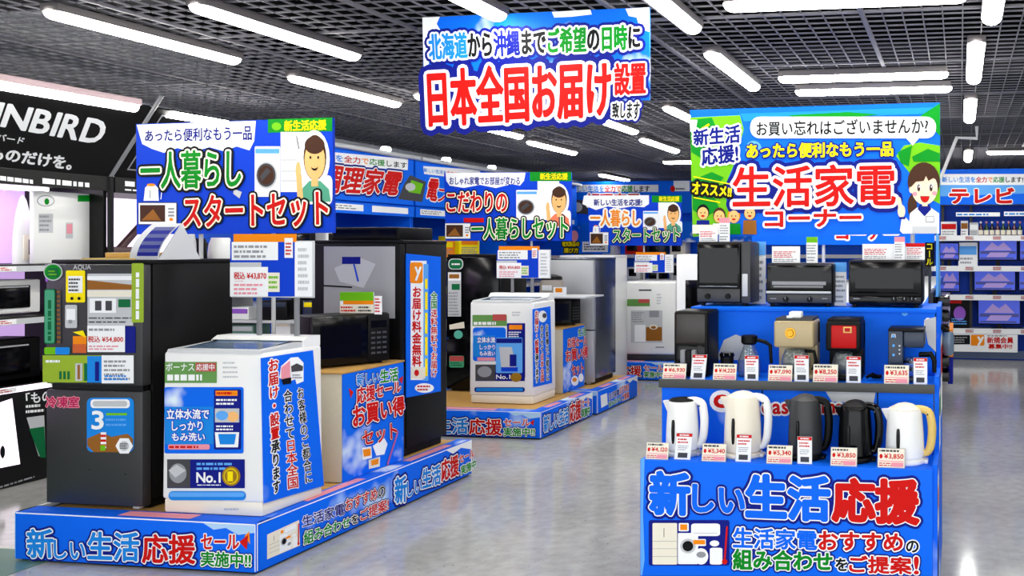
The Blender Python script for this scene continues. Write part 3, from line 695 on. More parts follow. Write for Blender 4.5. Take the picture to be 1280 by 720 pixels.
# ================================================================ card pedestals with printed sides
def pedestal(label, x0, x1, y0, y1, z0, z1, art):
    root = thing('display_pedestal', label, 'display pedestal', ((x0+x1)/2, (y0+y1)/2, z0), 'card pedestals')
    b = MB(); b.box(x0, x1-.006, y0, y1, z0, z1-.012, BEI, .004); b.build('body', root)
    b = MB(); b.box(x0-.006, x1+.004, y0-.006, y1+.006, z1-.012, z1, TAN, .003); b.build('top_board', root)
    b = MB(); b.box(x1-.006, x1, y0, y1, z0+.004, z1-.014, SKY); art(Panel(b, (x1, y0, 0), (0, 1, 0), (1, 0, 0))); o = b.build('printed_cover', root)
    return root
def ped1(q):
    p = q.crop(320, 360); O = [(NAVY, .16), (WHITE, .09)]
    p.text(('新しい', CYAN), ((500, 432), (612, 418), (612, 470), (502, 488)), O, .05); p.text(('生活', GREEN), ((618, 412), (708, 398), (708, 462), (620, 476)), [(WHITE, .1)], .05)
    p.text(('応援セール', RED), ((500, 498), (722, 462), (722, 520), (502, 580)), O, .05)
    p.text(('お買い得', RED), ((482, 590), (738, 540), (740, 628), (484, 700)), O, .06)
    p.text(('セット', RED), ((528, 722), (700, 670), (702, 752), (532, 790)), O, .06)
    p.poly([(462, 500), (486, 520), (472, 550)], RED, 2); p.poly([(712, 455), (735, 440), (728, 480)], RED, 2)
    z = q.crop(320, 540)
    z.poly([(528, 80), (575, 72), (578, 130), (532, 140)], WHITE, 2); z.poly([(532, 88), (570, 82), (572, 118), (536, 124)], ORA, 3); z.poly([(582, 70), (640, 30), (656, 60), (640, 112), (600, 118)], WHITE, 2); z.poly([(560, 140), (618, 124), (616, 172), (562, 185)], CREAMP, 3); z.poly([(572, 142), (610, 132), (608, 160), (574, 168)], ORA, 4); z.line([(706, 0), (655, 160)], .008, mat('print violet pink', (190, 90, 150), .5), 4)
pedestal('beige pedestal with blue value set poster beside the nearest washing machine', -4.2, -3.613, 4.735, 5.31, .26, .915, ped1)
def ped2(q):
    p = q.crop(540, 290, 1213/320); O = [(NAVY, .16), (WHITE, .09)]
    p.text(('生活', GREEN), ((690, 462), (726, 450), (728, 488), (692, 496)), [(WHITE, .1)], .05)
    p.text(('応援セール', RED), ((640, 506), (732, 490), (732, 534), (642, 548)), O, .05); p.text(('お買い得', RED), ((632, 560), (736, 540), (736, 596), (634, 616)), O, .06); p.text(('セット', RED), ((660, 632), (716, 620), (716, 668), (662, 682)), O, .06)
    p.ell(676, 705, 18, 24, WHITE, 2); p.ell(674, 700, 10, 10, ORA, 3); p.ell(705, 690, 12, 20, WHITE, 2)
pedestal('narrow pedestal with blue value set poster behind the middle washing machine', -4.35, -3.8, 8.06, 8.54, .24, .875, ped2)

# ================================================================ microwaves
def microwave(label, fl, fr, depth, z0, z1, trim, art=None):
    """fl, fr: front corners (x, y) on the floor plan, seen from the front left to right"""
    a = Vector((fl[0], fl[1])); c = Vector((fr[0], fr[1])); w = (c-a).length; ang = math.atan2(c.y-a.y, c.x-a.x)
    root = thing('microwave_oven', label, 'microwave oven', (fl[0], fl[1], z0), 'microwave ovens')
    h = z1-z0; R = (fl[0], fl[1], z0)
    def loc(mb, name):
        A = np.concatenate(mb.V)+np.array(R); mb.V = [A]; return mb.build(name, root)
    b = MB(); b.box(0, w, .012, depth, .012, h, trim, .008); 
    for i in range(6): b.box(w-.001, w+.001, .08+i*.03, .095+i*.03, h*.35, h*.75, BPLA)
    loc(b, 'case')
    b = MB(); b.box(.004, w*.7, -.012, .014, .016, h-.006, GBLK, .005); b.box(.05, w*.62, -.0135, -.012, .06, h-.06, TGLASS); loc(b, 'door')
    b = MB(); b.box(w*.7+.004, w-.004, -.008, .014, .016, h-.006, BPLA, .004)
    p = Panel(b, (w*.7, -.008, 0), (1, 0, 0), (0, -1, 0)).uv(); cw = w*.3
    p.rect((cw*.15, h*.86, cw*.85, h*.72), TGLASS, 1)
    for i in range(5):
        for j in range(3): p.rect((cw*(.16+j*.25), h*(.64-i*.1), cw*(.34+j*.25), h*(.6-i*.1)), DGREYP, 1)
    loc(b, 'control_panel')
    for x in (.04, w-.04):
        for y in (.05, depth-.05): 
            b = MB(); b.cyl((x, y, 0), (x, y, .014), .014, .014, BPLA, 10); loc(b, 'foot')
    spin(root, math.degrees(ang))
    return root
microwave('black microwave oven turned towards the aisle on the beige pedestal', (-3.87, 4.79), (-3.63, 5.19), .26, .915, 1.235, BPLA)
microwave('small black microwave on the narrow pedestal behind the middle washer', (-3.98, 8.09), (-3.80, 8.44), .26, .875, 1.16, BPLA)

# ================================================================ middle fridges
def f2c_up(q):
    p = q.crop(540, 290, 1213/320)
    p.rrect((78, 126, 148, 178), 20, LGR, 1); p.rrect((82, 130, 144, 174), 18, DGREEN, 2); p.lines((94, 145, 134, 160), 1, WHITE, 3, 2)
    p.rect((76, 190, 138, 400), LGR, 1); p.rect((78, 195, 136, 230), WHITE, 2); p.rect((94, 246, 132, 274), DGREEN, 2); p.lines((80, 282, 134, 398), 8, GREYP, 2, 8); p.rect((82, 200, 130, 220), BROWNP, 3)
    p.poly([(82, 440), (152, 425), (155, 455), (84, 462)], CREAMP, 1); p.ell(125, 486, 21, 20, mat('print mint', (90, 190, 170), .5), 1)
def f2c_lo(q):
    p = q.crop(540, 290, 1213/320); p.rrect((82, 586, 152, 642), 8, mat('print sea green', (60, 160, 120), .5), 1); p.rect((84, 588, 150, 612), mat('print brick', (190, 70, 70), .5), 2); p.lines((88, 616, 146, 636), 2, DGREEN, 2, 3)
fridge('black two door fridge left of the middle washing machine', -5.02, -4.46, 8.05, 8.6, .24, 1.575, .76, GBLK, SIDEK, f2c_up, f2c_lo, gap=.012)
fridge('silver grey fridge with polished side behind the middle pedestal', -4.28, -3.74, 8.62, 9.22, .24, 1.535, .8, SILV, STEELD, gap=.01)
fridge('slim white fridge standing behind the silver grey one', -4.75, -4.08, 9.95, 10.42, 0, 1.55, .8, WPLA, WPLA, gap=.01)

# ================================================================ framed signs on poles over the platforms
def sign_on_pole(label, corners, y, art, z_floor, pole_x, depth=.02, back=WHITE):
    c = [ay(a, b_, y) for a, b_ in corners]; cx = sum(q[0] for q in c)/4
    root = thing('pole_sign', label, 'sign', (cx, y, z_floor), 'picture signs on poles')
    b = MB(); b.prism([(q[0], q[2]) for q in c], lambda a, d, t: (a, y+t, d), 0, depth, DEEP)
    art(Panel(b, (c[0][0], y, 0), (1, 0, 0), (0, -1, 0))); b.build('sign_panel', root)
    zb = min(q[2] for q in c)
    for px in pole_x:
        b = MB(); b.cyl((px, y+depth+.014, z_floor), (px, y+depth+.014, zb+.4), .012, .012, LGR, 12); b.build('pole', root)
    return root
CG = lambda m1=BLACKP: [(m1, .16), (mat('print ivory', (250, 244, 225), .5), .085)]
def start_art(p, red_first, s=None):
    pass
def s1_art(q):
    p = q
    p.poly([(171, 156), (320, 151), (318, 176), (312, 188), (296, 183), (280, 189), (262, 184), (240, 190), (222, 185), (205, 191), (190, 186), (178, 180)], WHITE, 1)
    p.text(('あったら便利なもう一品', NAVY), ((182, 163), (315, 157), (315, 175), (182, 177)), (), .035, k=2)
    p.rect(((335, 149), (415.5, 147), (415.5, 164), (335, 166)), GREEN, 1); p.ell(346, 158, 6, 5, LGREEN, 2); p.text(('新生活応援', YEL), ((356, 151), (408, 150), (408, 162), (356, 164)), (), .06, k=2)
    p.rect((351, 165, 391, 240), WHITE, 1)
    for y in (178, 200, 214, 226): p.line([(352, y), (372, y)], .002, GREYP, 2)
    p.line([(371, 170), (374, 186)], .003, DGREYP, 2)
    pic_washer(p.sub((319, 183, 351, 246)))
    pic_person(p.sub((368, 166, 414, 252)), TEAL)
    p.text(('一人暮らし', GREEN), ((177, 192), (302, 186), (302, 234), (178, 236)), CG(), .035, k=4)
    p.text(('スタートセット', RED), ((231, 246), (410, 238), (411, 282), (231, 285)), CG(), .035, k=4)
    pic_kettle(p.sub((178, 229, 202, 251)))
    pic_micro(p.sub((173, 253, 222, 281)))
    p.poly([(293, 236), (303, 240), (300, 248), (292, 242)], LGR, 3)
def s2_art(q):
    p = q.crop(320, 180); r = q.crop(640, 180)
    q.poly([(557, 216), (657, 216), (655, 226), (650, 232), (640, 230), (620, 235), (600, 231), (580, 235), (562, 232), (558, 226)], WHITE, 1)
    q.text(('おしゃれ家電でお部屋が変わる', NAVY), (562, 221, 650, 231), (), .03, k=2)
    r.rect((90, 140, 297, 186), GREEN, 1); r.text(('新生活応援', YEL), (142, 146, 278, 178), (), .06, k=2)
    r.rect((128, 186, 236, 380), WHITE, 1); pic_washer(r.sub((22, 230, 128, 380)))
    pic_person(r.sub((165, 205, 290, 410)), mat('print salmon shirt', (240, 120, 80), .5))
    q.text(('こだわりの', RED), (559, 240, 634, 265), CG(), .035, k=4)
    q.text(('一人暮らしセット', GREEN), ((590, 274), (710, 269), (710, 298), (590, 299)), CG(), .035, k=4)
    pic_micro(p.sub((945, 395, 1075, 475))); p.rect((1040, 370, 1140, 392), RED, 3)
def s3_art(q):
    r = q.crop(640, 180)
    r.poly([(360, 258), (685, 256), (685, 300), (660, 316), (600, 312), (540, 322), (480, 312), (420, 330), (390, 318), (352, 300)], WHITE, 1); r.text(('新しい生活を応援!', NAVY), (410, 276, 650, 308), (), .05, k=2)
    r.rect((700, 258, 850, 292), GREEN, 1); r.text(('新生活応援', YEL), (736, 262, 836, 286), (), .06, k=2)
    r.rect((732, 292, 800, 420), WHITE, 1); pic_washer(r.sub((656, 335, 732, 430))); pic_person(r.sub((752, 296, 848, 440)), TEAL)
    r.text(('一人暮らし', ORA), (394, 330, 640, 410), CG(WHITE), .035, k=4); r.text(('スタートセット', GREEN), ((505, 425), (838, 415), (838, 488), (505, 494)), CG(), .035, k=4)
    pic_micro(r.sub((388, 440, 484, 508))); pic_kettle(r.sub((400, 405, 440, 442)))
sign_on_pole('nearest blue start set sign, green and red lettering, above the first platform', [(170, 155), (415.5, 147), (417, 291), (171, 293)], 4.9, s1_art, .26, (-4.75, -4.24))
sign_on_pole('blue single living set sign over the middle platform', [(555, 216), (714, 215), (714, 301), (557, 301)], 8.75, s2_art, .24, (-4.5,))
sign_on_pole('small farthest start set sign with orange lettering', [(736, 244), (852, 245), (852, 307), (736, 307)], 11.3, s3_art, .235, (-4.2,))

# ================================================================ price boards over the washers
def price_board(label, q, y, price, legs, z0, name='price_board', tilt=0):
    x0, x1, zb, zt = FR(q[0], q[2], q[1], q[3], y)
    root = thing(name, label, 'price board', ((x0+x1)/2, y, z0), 'price boards over the machines')
    b = MB(); b.box(x0, x1, y, y+.012, zb, zt, LGR, .003)
    p = Panel(b, (x0, y, zb), (1, 0, 0), (0, -1, 0)).sub(q)
    p.rect((.0, .0, .78, .98), DEEP, 1); p.rect((.02, .02, .58, .34), WHITE, 2); p.rect((.04, .02, .8, -.12), ORA, 1); p.rect((.78, .02, .99, .98), WHITE, 2); p.lines((.82, .1, .96, .9), 7, LGR, 3, 3)
    p.lines((.05, .06, .55, .32), 3, GREYP, 3, 7); p.rect((.0, .38, .38, .46), LGR, 2); p.rect((0, .46, .46, .98), WHITE, 2)
    if price: p.text((price, RED), (.05, .55, .44, .68), (), .04, k=3)
    else: p.lines((.05, .55, .44, .68), 1, RED, 3, 4)
    p.lines((.05, .7, .2, .72), 1, PINK, 3, 4); p.lines((.05, .74, .44, .96), 3, PINK, 3, 5); p.rect((.46, .56, .6, .9), CREAMP, 2); p.lines((.47, .6, .59, .86), 3, LGREEN, 3, 6)
    p.rect((.66, -.05, .76, .3), WHITE, 3); p.lines((.675, .02, .745, .26), 4, RED, 4, 2)
    b.build('board', root)
    for lx in legs:
        b = MB(); b.box(lx-.012, lx+.012, y+.012, y+.03, z0, zb+.02, MGR, .003); b.build('leg', root)
    return root
price_board('price board reading 43,870 yen, standing over the nearest washing machine', (288, 301, 392, 372), 4.41, '税込 ¥43,870', (ay(324, 400, 4.43)[0], ay(371, 400, 4.43)[0]), 1.16)
price_board('price board standing over the middle washing machine', (621, 312, 688, 348), 7.8, '税込 ¥54,800', (-4.2, -4.0), 1.225)
price_board('price board standing over the farthest white machine', (793, 318, 842, 341), 11.0, None, (-3.9, -3.7), z1, )
# desk calendar style leaflet stand and a tan tray on the dark grey fridge
root = thing('leaflet_stand', 'curved navy and white leaflet stand on the dark grey fridge', 'leaflet stand', (-4.5, 4.3, 1.587))
b = MB(); N = 10
x0, x1, zb, zt = FR(181, 228, 279, 324, 4.25)
pr = [(4.16+.16*(1-(i/N)**1.0)*0+.14*(i/N)**2, 1.587+(zt-1.587)*(i/N)) for i in range(N+1)]
pr2 = pr+[(y+.006, z) for y, z in pr[::-1]]
b.prism(pr2, lambda a, d, t: (t, a, d), x0, x1-.06, LGR)
for i in range(1, N-1):
    b.add([(x0+.045, pr[i][0]-.002, pr[i][1]), (x1-.062, pr[i][0]-.002, pr[i][1]), (x1-.062, pr[i+1][0]-.002, pr[i+1][1]), (x0+.045, pr[i+1][0]-.002, pr[i+1][1])], [(0, 1, 2, 3)], NAVY if i % 2 else mat('print slate', (60, 70, 130), .5))
b.build('leaflet', root)
b = MB(); b.prism([(4.16, 1.587), (4.30, zt), (4.42, 1.587)], lambda a, d, t: (t, a, d), x1-.06, x1-.052, LGR); b.build('side', root)
b = MB(); x0, x1, zb, zt = FR(131, 178, 307, 323, 4.2); b.box(x0, x1, 4.2, 4.5, 1.595, 1.625, mat('gold card', (190, 150, 70), .5), .004); b.box(x0-.09, x1, 4.15, 4.52, 1.587, 1.595, YPLA)
tag(b.build('sample_tray', loc=((x0+x1)/2, 4.3, 1.587)), 'flat gold coloured catalogue tray lying on the dark grey fridge', 'tray')
# small price cards in front of the grey fridge door, above the microwave
root = thing('price_card', 'green topped price card standing on the black microwave', 'price card', (-3.85, 5.1, 1.235))
x0, x1, zb, zt = FR(425, 467, 365, 396, 5.12); b = MB(); b.box(x0, x1, 5.12, 5.124, 1.235, zt, WHITE)
p = Panel(b, (x0, 5.12, 1.2), (1, 0, 0), (0, -1, 0)).sub((425, 365, 467, 396)); p.rect((0, 0, 1, .35), LGREEN, 1); p.rect((.1, .35, 1, .5), ORA, 1); p.rect((.0, .5, 1, 1), CREAMP, 1); p.lines((.03, .55, .5, .95), 3, RED, 2, 3); p.lines((.55, .55, .97, .95), 3, DGREYP, 2, 4); b.build('card', root)
b = MB(); x0, x1, zb, zt = FR(468, 477, 370, 393, 5.1); b.box(x0, x1, 5.1, 5.104, zb, zt, WHITE); p = Panel(b, (x0, 5.1, zb), (1, 0, 0), (0, -1, 0)).uv(); p.lines((.004, zt-zb-.01, x1-x0-.004, .01), 5, RED, 1, 3); b.build('tag', root)
# ================================================================ stepped end display on the right
EX0, EX1 = -1.42, -.116
root = thing('display_counter', 'stepped blue end display carrying kettles, coffee makers and ovens', 'display counter', (-.77, 4.3, 0))
b = MB(); b.box(EX0, EX1, 3.8, 4.78, 0, .685, BLUD); b.build('base', root)
b = MB(); b.box(EX0, EX1, 3.782, 3.8, .01, .70, BLUE, .003)
q = Panel(b, (EX0, 3.782, 0), (1, 0, 0), (0, -1, 0)); OB = [(NAVY, .17), (WHITE, .095)]
q.text(('新', BLUE), ((814, 590), (861, 592), (861, 642), (814, 642)), OB, .085)
q.text(('しい', BLUE), ((867, 606), (930, 609), (930, 643), (867, 638)), [(NAVY, .2), (WHITE, .1)], .1)
q.text(('生活', BLUE), ((934, 594), (1036, 597), (1036, 650), (934, 646)), OB, .085)
q.text(('応援', RED), ((1042, 599), (1147, 601), (1147, 654), (1042, 650)), OB, .09)
q.text(('生活家電', BLUE), ((917, 659), (1021, 663), (1021, 687), (917, 684)), [(NAVY, .2), (WHITE, .11)], .05)
q.text(('おすすめ', RED), ((1024, 664), (1128, 667), (1128, 688), (1024, 687)), [(NAVY, .22), (WHITE, .13)], .06)
q.text(('の', BLACKP), (1133, 676, 1148, 690), [(WHITE, .16)], .06)
q.text(('組み合わせ', GREEN), ((917, 686), (1040, 690), (1040, 713), (917, 711)), [(NAVY, .2), (WHITE, .11)], .06)
q.text(('を', BLACKP), (1045, 698, 1059, 713), [(WHITE, .16)], .06)
q.text(('ご提案', RED), ((1062, 694), (1139, 697), (1139, 717), (1062, 715)), [(NAVY, .22), (WHITE, .13)], .06)
q.text(('!', RED), (1143, 696, 1148, 717), [(NAVY, .22), (WHITE, .13)], .06)
q.rrect((811, 650, 912, 707), 3, NAVY, 1); pic_appliances(q.sub((813, 652, 910, 706)), None)
q.poly([(801, 573), (806, 573), (804, 640), (806, 700), (803, 719), (801, 719)], LBLUE, 1)
b.build('front_cover', root)
b = MB(); b.box(EX0, EX1, 3.8, 4.06, .685, .70, BLUE); b.box(EX0+.15, EX1-.5, 3.96, 4.04, .70, .702, SKY); b.build('lower_step', root)
b = MB(); b.box(EX0+.005, EX1-.005, 4.06, 4.075, .70, 1.0, SKYF); p = Panel(b, (EX0, 4.06, .7), (1, 0, 0), (0, -1, 0))
p.text(('c', RED), (893, 494, 908, 509), [(WHITE, .5)], .12); p.text(('oas', RED), (953, 505, 985, 517), [(WHITE, .3)], .1); p.text(('mama', RED), (1028, 505, 1083, 516), [(WHITE, .3)], .1)
p.line([(1097, 483), (1097, 535)], .003, BLACKP, 1); p.line([(953, 478), (953, 520)], .003, BLACKP, 1); p.poly([(1030, 486), (1095, 488), (1092, 504), (1040, 502)], LGR, 1)
b.build('lower_back_panel', root)
b = MB(); b.box(EX0, EX1, 4.045, 4.36, 1.0, 1.02, BLUE); b.build('middle_step', root)
b = MB(); b.box(EX0-.002, EX1+.002, 4.03, 4.046, .985, 1.026, LIPK, .003); b.build('step_lip', root)
b = MB(); b.box(EX0+.07, EX1-.005, 4.36, 4.375, 1.02, 1.34, BLUE); p = Panel(b, (EX0, 4.36, 1), (1, 0, 0), (0, -1, 0))
p.poly([(895, 450), (905, 425), (920, 418), (935, 424), (948, 450)], LGR, 1); p.ell(1160, 405, 5, 8, WHITE, 1); p.ell(1131, 391, 4, 4, LBLUE, 1); p.poly([(1155, 400), (1170, 396), (1170, 440), (1160, 430)], LGR, 1)
b.build('upper_back_panel', root)
b = MB(); b.box(EX0+.06, EX1, 4.345, 4.80, 1.33, 1.35, BLUE, .002); b.build('top_step', root)
b = MB(); b.box(EX1, EX1+.02, 3.8, 4.06, .05, .72, SKYF); b.box(EX1, EX1+.02, 4.06, 4.38, .05, 1.06, SKYF); b.box(EX1, EX1+.02, 4.38, 4.8, .05, 1.36, SKYF)
p = Panel(b, (EX1+.02, 3.8, 0), (0, 1, 0), (1, 0, 0)).uv(); p.rect((.03, .66, .2, .4), WHITE, 1); p.rect((.05, .6, .18, .5), ORA, 2); p.rect((.32, .98, .52, .7), WHITE, 1); p.rect((.34, .95, .5, .86), GREEN, 2); p.rect((.04, .36, .2, .1), BLACKP, 1); p.rect((.62, 1.2, .94, .8), WHITE, 1); p.rect((.65, 1.15, .9, 1.0), RED, 2)
b.build('side_cover', root)

# ---------------------------------------------------------------- kettles
def kettle(px0, px1, pt, pb, y, label, body, handle, lid, base, win=True, dome=.02, tall=1.0):
    x0, x1, z0, z1 = FR(px0, px1, pt, pb, y-.06)
    z0 = .70; W = x1-x0; H = z1-z0; bw = W*.76; R = bw*.5; cx = x0+R*1.1
    root = thing('electric_kettle', label, 'kettle', (cx, y, z0), 'electric kettles')
    b = MB(); b.lathe([(R*1.02, 0), (R*1.08, .006), (R*1.08, .016), (R*.98, .022)], (cx, y, z0), base); b.box(cx+R*.7, cx+R*1.2, y-.03, y+.03, z0, z0+.016, base, .005); b.build('power_base', root)
    b = MB(); pr = [(R*.9, .022), (R*1.0, .032), (R*1.0, H*.2), (R*.97, H*.5), (R*.9, H*.8), (R*.86, H*.92), (R*.82, H*.945)]
    b.lathe(pr, (cx, y, z0), body, 32)
    kb = b.build('body', root)
    b = MB(); zt = z0+H*.93; s_ = [(cx-R*.6, y-R*.45), (cx-R*1.2, y-.012), (cx-R*1.2, y+.012), (cx-R*.6, y+R*.45)]
    lo = [(cx-R*.6, y-R*.3), (cx-R*.92, y-.006), (cx-R*.92, y+.006), (cx-R*.6, y+R*.3)]
    vs = [(a, c, zt) for a, c in s_]+[(a, c, zt-H*.2) for a, c in lo]
    b.add(vs, [(0, 1, 2, 3), (7, 6, 5, 4), (0, 4, 5, 1), (1, 5, 6, 2), (2, 6, 7, 3), (3, 7, 4, 0)], body); b.build('spout', root)
    b = MB(); b.lathe([(R*.82, 0), (R*.83, .005), (R*.72, .01), (R*.4, .01+dome*.7), (R*.1, .01+dome)], (cx, y, z0+H*.935), lid, 28); b.build('lid', root)
    hx = x1-.012; hh = .016
    b = MB(); pts = [(cx+R*.3, y, z0+H*.935), (cx+R*.75, y, z0+H*.95), (cx+R*1.2, y, z0+H*.9), (hx-.004, y, z0+H*.76), (hx, y, z0+H*.58), (hx-.004, y, z0+H*.36), (hx-.012, y, z0+H*.24), (cx+R*1.1, y, z0+H*.17), (cx+R*.85, y, z0+H*.18)]
    P = []
    for i in range(len(pts)-1):
        for t in (0, .34, .67):
            a = [Vector(pts[max(i-1, 0)]), Vector(pts[i]), Vector(pts[i+1]), Vector(pts[min(i+2, len(pts)-1)])]
            P.append(.5*((2*a[1])+(-a[0]+a[2])*t+(2*a[0]-5*a[1]+4*a[2]-a[3])*t*t+(-a[0]+3*a[1]-3*a[2]+a[3])*t**3))
    P.append(Vector(pts[-1]))
    rr = [.015+.004*math.sin(math.pi*i/(len(P)-1)) for i in range(len(P))]
    b.tube(P, rr, handle, 12, 1.15); kh = b.build('handle', root)
    b = MB(); b.cyl((hx-.02, y-.012, z0+H*.86), (hx-.02, y-.02, z0+H*.86), .005, .004, DGR, 10); b.build('switch', root, under=kh)
    if win:
        b = MB(); wx = cx-R*.28; n = 14; rz = H*.2; wy = y-math.sqrt(max(0, R*R*.99-(wx-cx)**2))
        P = [(wx, wy+(.002 if 0 < i < n else .006), z0+H*.44+rz*math.cos(math.pi*i/n)) for i in range(n+1)]
        b.tube(P, [.002+.007*math.sin(math.pi*i/n)**.5 for i in range(n+1)], TGLASS, 10); o = b.build('water_window', root, under=kb); o['label'] = 'dark water gauge window'
    return root
kettle(826, 879, 499, 566, 3.92, 'white kettle with flat black lid, leftmost kettle on the blue counter', WPLA, WPLA, BPLA, LGR, dome=.006)
kettle(899, 960, 494, 571, 3.93, 'large cream kettle with thick white handle, second from the left on the blue counter', CPLA, WPLA, CPLA, CPLA)
kettle(980, 1037, 498, 574, 3.93, 'tall charcoal grey kettle, middle one of the five on the blue counter', DGR, BPLA, DGR, BPLA)
kettle(1043, 1101, 506, 574, 3.92, 'glossy black kettle with wide open handle, fourth on the blue counter', GBLK, GBLK, BPLA, BPLA)
kettle(1103, 1168, 510, 580, 3.92, 'white kettle with straw yellow handle, rightmost on the blue counter', WPLA, YPLA, CPLA, WPLA)

# ---------------------------------------------------------------- price cards and tall tags
def price_card(px0, pyt, px1, pyb, y, price, label, z0):
    x0, x1, zb, zt = FR(px0, px1, pyt, pyb, y); h = zt-zb
    b = MB(); fn = lambda a, d, t: (a, y+d*.25+t, z0+d)
    b.prism([(x0, 0), (x1, 0), (x1, h), (x0, h)], fn, 0, .002, WHITE); b.box(x0+.005, x1-.005, y, y+.05, z0, z0+.003, GLASS)
    p = Panel(b, (x0, y, z0), (1, 0, 0), (0, -1, .25), eps=.0006).sub((0, 0, 1, 1)); L_ = h*math.sqrt(1+.0625)
    p = p.clone(lambda t: (t[0]*(x1-x0), (1-t[1])*L_))
    p.rect((0, 0, 1, 1), CREAMP, 1); p.lines((.06, .06, .9, .2), 1, DGREYP, 2, int(px0), .7); p.ell(.12, .42, .06, .12, RED, 2); p.text((price, RED), (.24, .28, .94, .56), (), .05, k=2)
    p.rect((.05, .64, .95, .68), PINK, 2); p.lines((.05, .72, .95, .94), 2, RED, 2, int(px0)+1, .45); p.rect((.5, .72, .95, .94), PINK, 3); p.line([(0, 0), (1, 0), (1, 1), (0, 1), (0, 0)], .0008, GREYP, 3)
    return tag(b.build('price_card', loc=((x0+x1)/2, y, z0)), label, 'price card', 'price cards on the stepped display')
def tall_tag(px0, pyt, px1, pyb, y, label, z0, lean=0):
    x0, x1, zb, zt = FR(px0, px1, pyt, pyb, y); h = zt-zb
    b = MB(); b.prism([(x0-lean, z0), (x1-lean, z0), (x1, z0+h), (x0, z0+h)], lambda a, d, t: (a, y+t, d), 0, .002, WHITE)
    p0 = Panel(b, (x0, y, z0), (1, 0, 0), (0, -1, 0), eps=.0006); w = x1-x0
    p = p0.clone(lambda t: (t[0]*w-lean*t[1], (1-t[1])*h))
    p.rect((0, 0, 1, 1), WHITE, 1); p.rect((0, 0, 1, .13), RED, 2); p.lines((.2, .04, .8, .1), 1, WHITE, 3, 2, .8); p.lines((.12, .18, .88, .4), 2, RED, 2, int(px0), .5); p.lines((.15, .45, .85, .66), 3, GREYP, 2, int(px0)+2, .4); p.rect((.2, .74, .8, .93), DGREYP, 2); p.line([(0, 0), (1, 0), (1, 1), (0, 1), (0, 0)], .0007, LGR, 3)
    return tag(b.build('price_tag', loc=((x0+x1)/2, y, z0)), label, 'price tag', 'tall red topped tags')
ZL, ZM = .70, 1.022
for a in ((807, 552, 835, 572, '¥4,120', 'price card reading 4,120 yen before the leftmost white kettle'), (877, 553, 907, 574, '¥5,340', 'price card reading 5,340 yen between the first and second kettles'),
          (958, 555, 990, 577, '¥5,340', 'price card reading 5,340 yen left of the charcoal kettle'), (1038, 557, 1071, 579, '¥3,850', 'price card reading 3,850 yen before the glossy black kettle'), (1097, 558, 1131, 581, '¥3,850', 'price card reading 3,850 yen before the yellow handled kettle')):
    price_card(*a[:4], 3.80, a[4], a[5], ZL)
for a in ((846, 540, 866, 573, 'tall red topped tag before the leftmost white kettle', .012), (921, 540, 940, 574, 'tall red topped tag before the large cream kettle', .006), (997, 543, 1015, 577, 'tall red topped tag before the charcoal kettle', 0)):
    tall_tag(*a[:4], 3.815, a[4], ZL, a[5])
for a in ((828, 455, 857, 474, '¥6,930', 'price card reading 6,930 yen before the black air fryer'), (891, 455, 920, 475, '¥14,220', 'price card reading 14,220 yen before the glass coffee dripper'), (960, 457, 990, 477, '¥7,090', 'price card reading 7,090 yen before the champagne coffee maker'),
          (1016, 456, 1047, 478, '¥8,250', 'price card reading 8,250 yen left of the red coffee maker tag'), (1105, 457, 1136, 480, '¥3,635', 'price card reading 3,635 yen before the navy coffee maker')):
    price_card(*a[:4], 4.06, a[4], a[5], ZM)
for a in ((866, 444, 884, 475, 'tall red topped tag before the black air fryer', .012), (931, 446, 948, 477, 'tall red topped tag before the glass dripper', 0), (993, 443, 1011, 476, 'tall red topped tag before the champagne coffee maker', 0), (1058, 445, 1076, 478, 'tall red topped tag before the red and black coffee maker', 0), (1142, 447, 1159, 480, 'tall red topped tag before the navy coffee maker', 0)):
    tall_tag(*a[:4], 4.07, a[4], ZM, a[5])
# grey clear card bases seen beside some cards
# ---------------------------------------------------------------- middle step appliances
Y0 = 4.15
x0, x1, _, z1 = FR(842, 885, 389, 455, Y0)
root = thing('air_fryer', 'upright black air fryer with brown glass top, far left of the middle step', 'air fryer', ((x0+x1)/2, Y0, ZM), None)
b = MB(); b.box(x0, x1, Y0, Y0+.2, ZM, z1, BPLA, .014, 3); b.build('body', root)
b = MB(); h = z1-ZM; b.box(x0+.008, x1-.012, Y0-.004, Y0+.002, ZM+h*.5, z1-.01, mat('brown smoked panel', (38, 32, 28), .35, noise=.2), .01); b.build('front_panel', root)
b = MB(); b.box(x0+.012, x1-.014, Y0-.005, Y0+.002, ZM+.012, ZM+h*.48, GBLK, .006); b.build('basket', root)
b = MB(); b.box(x0+.045, x0+.07, Y0-.04, Y0-.004, ZM+.03, ZM+h*.42, MGR, .006); b.box(x0+.072, x0+.098, Y0-.042, Y0-.004, ZM+.03, ZM+h*.42, BPLA, .006); b.box(x0+.1, x0+.122, Y0-.04, Y0-.004, ZM+.03, ZM+h*.42, MGR, .006); b.build('grip', root)
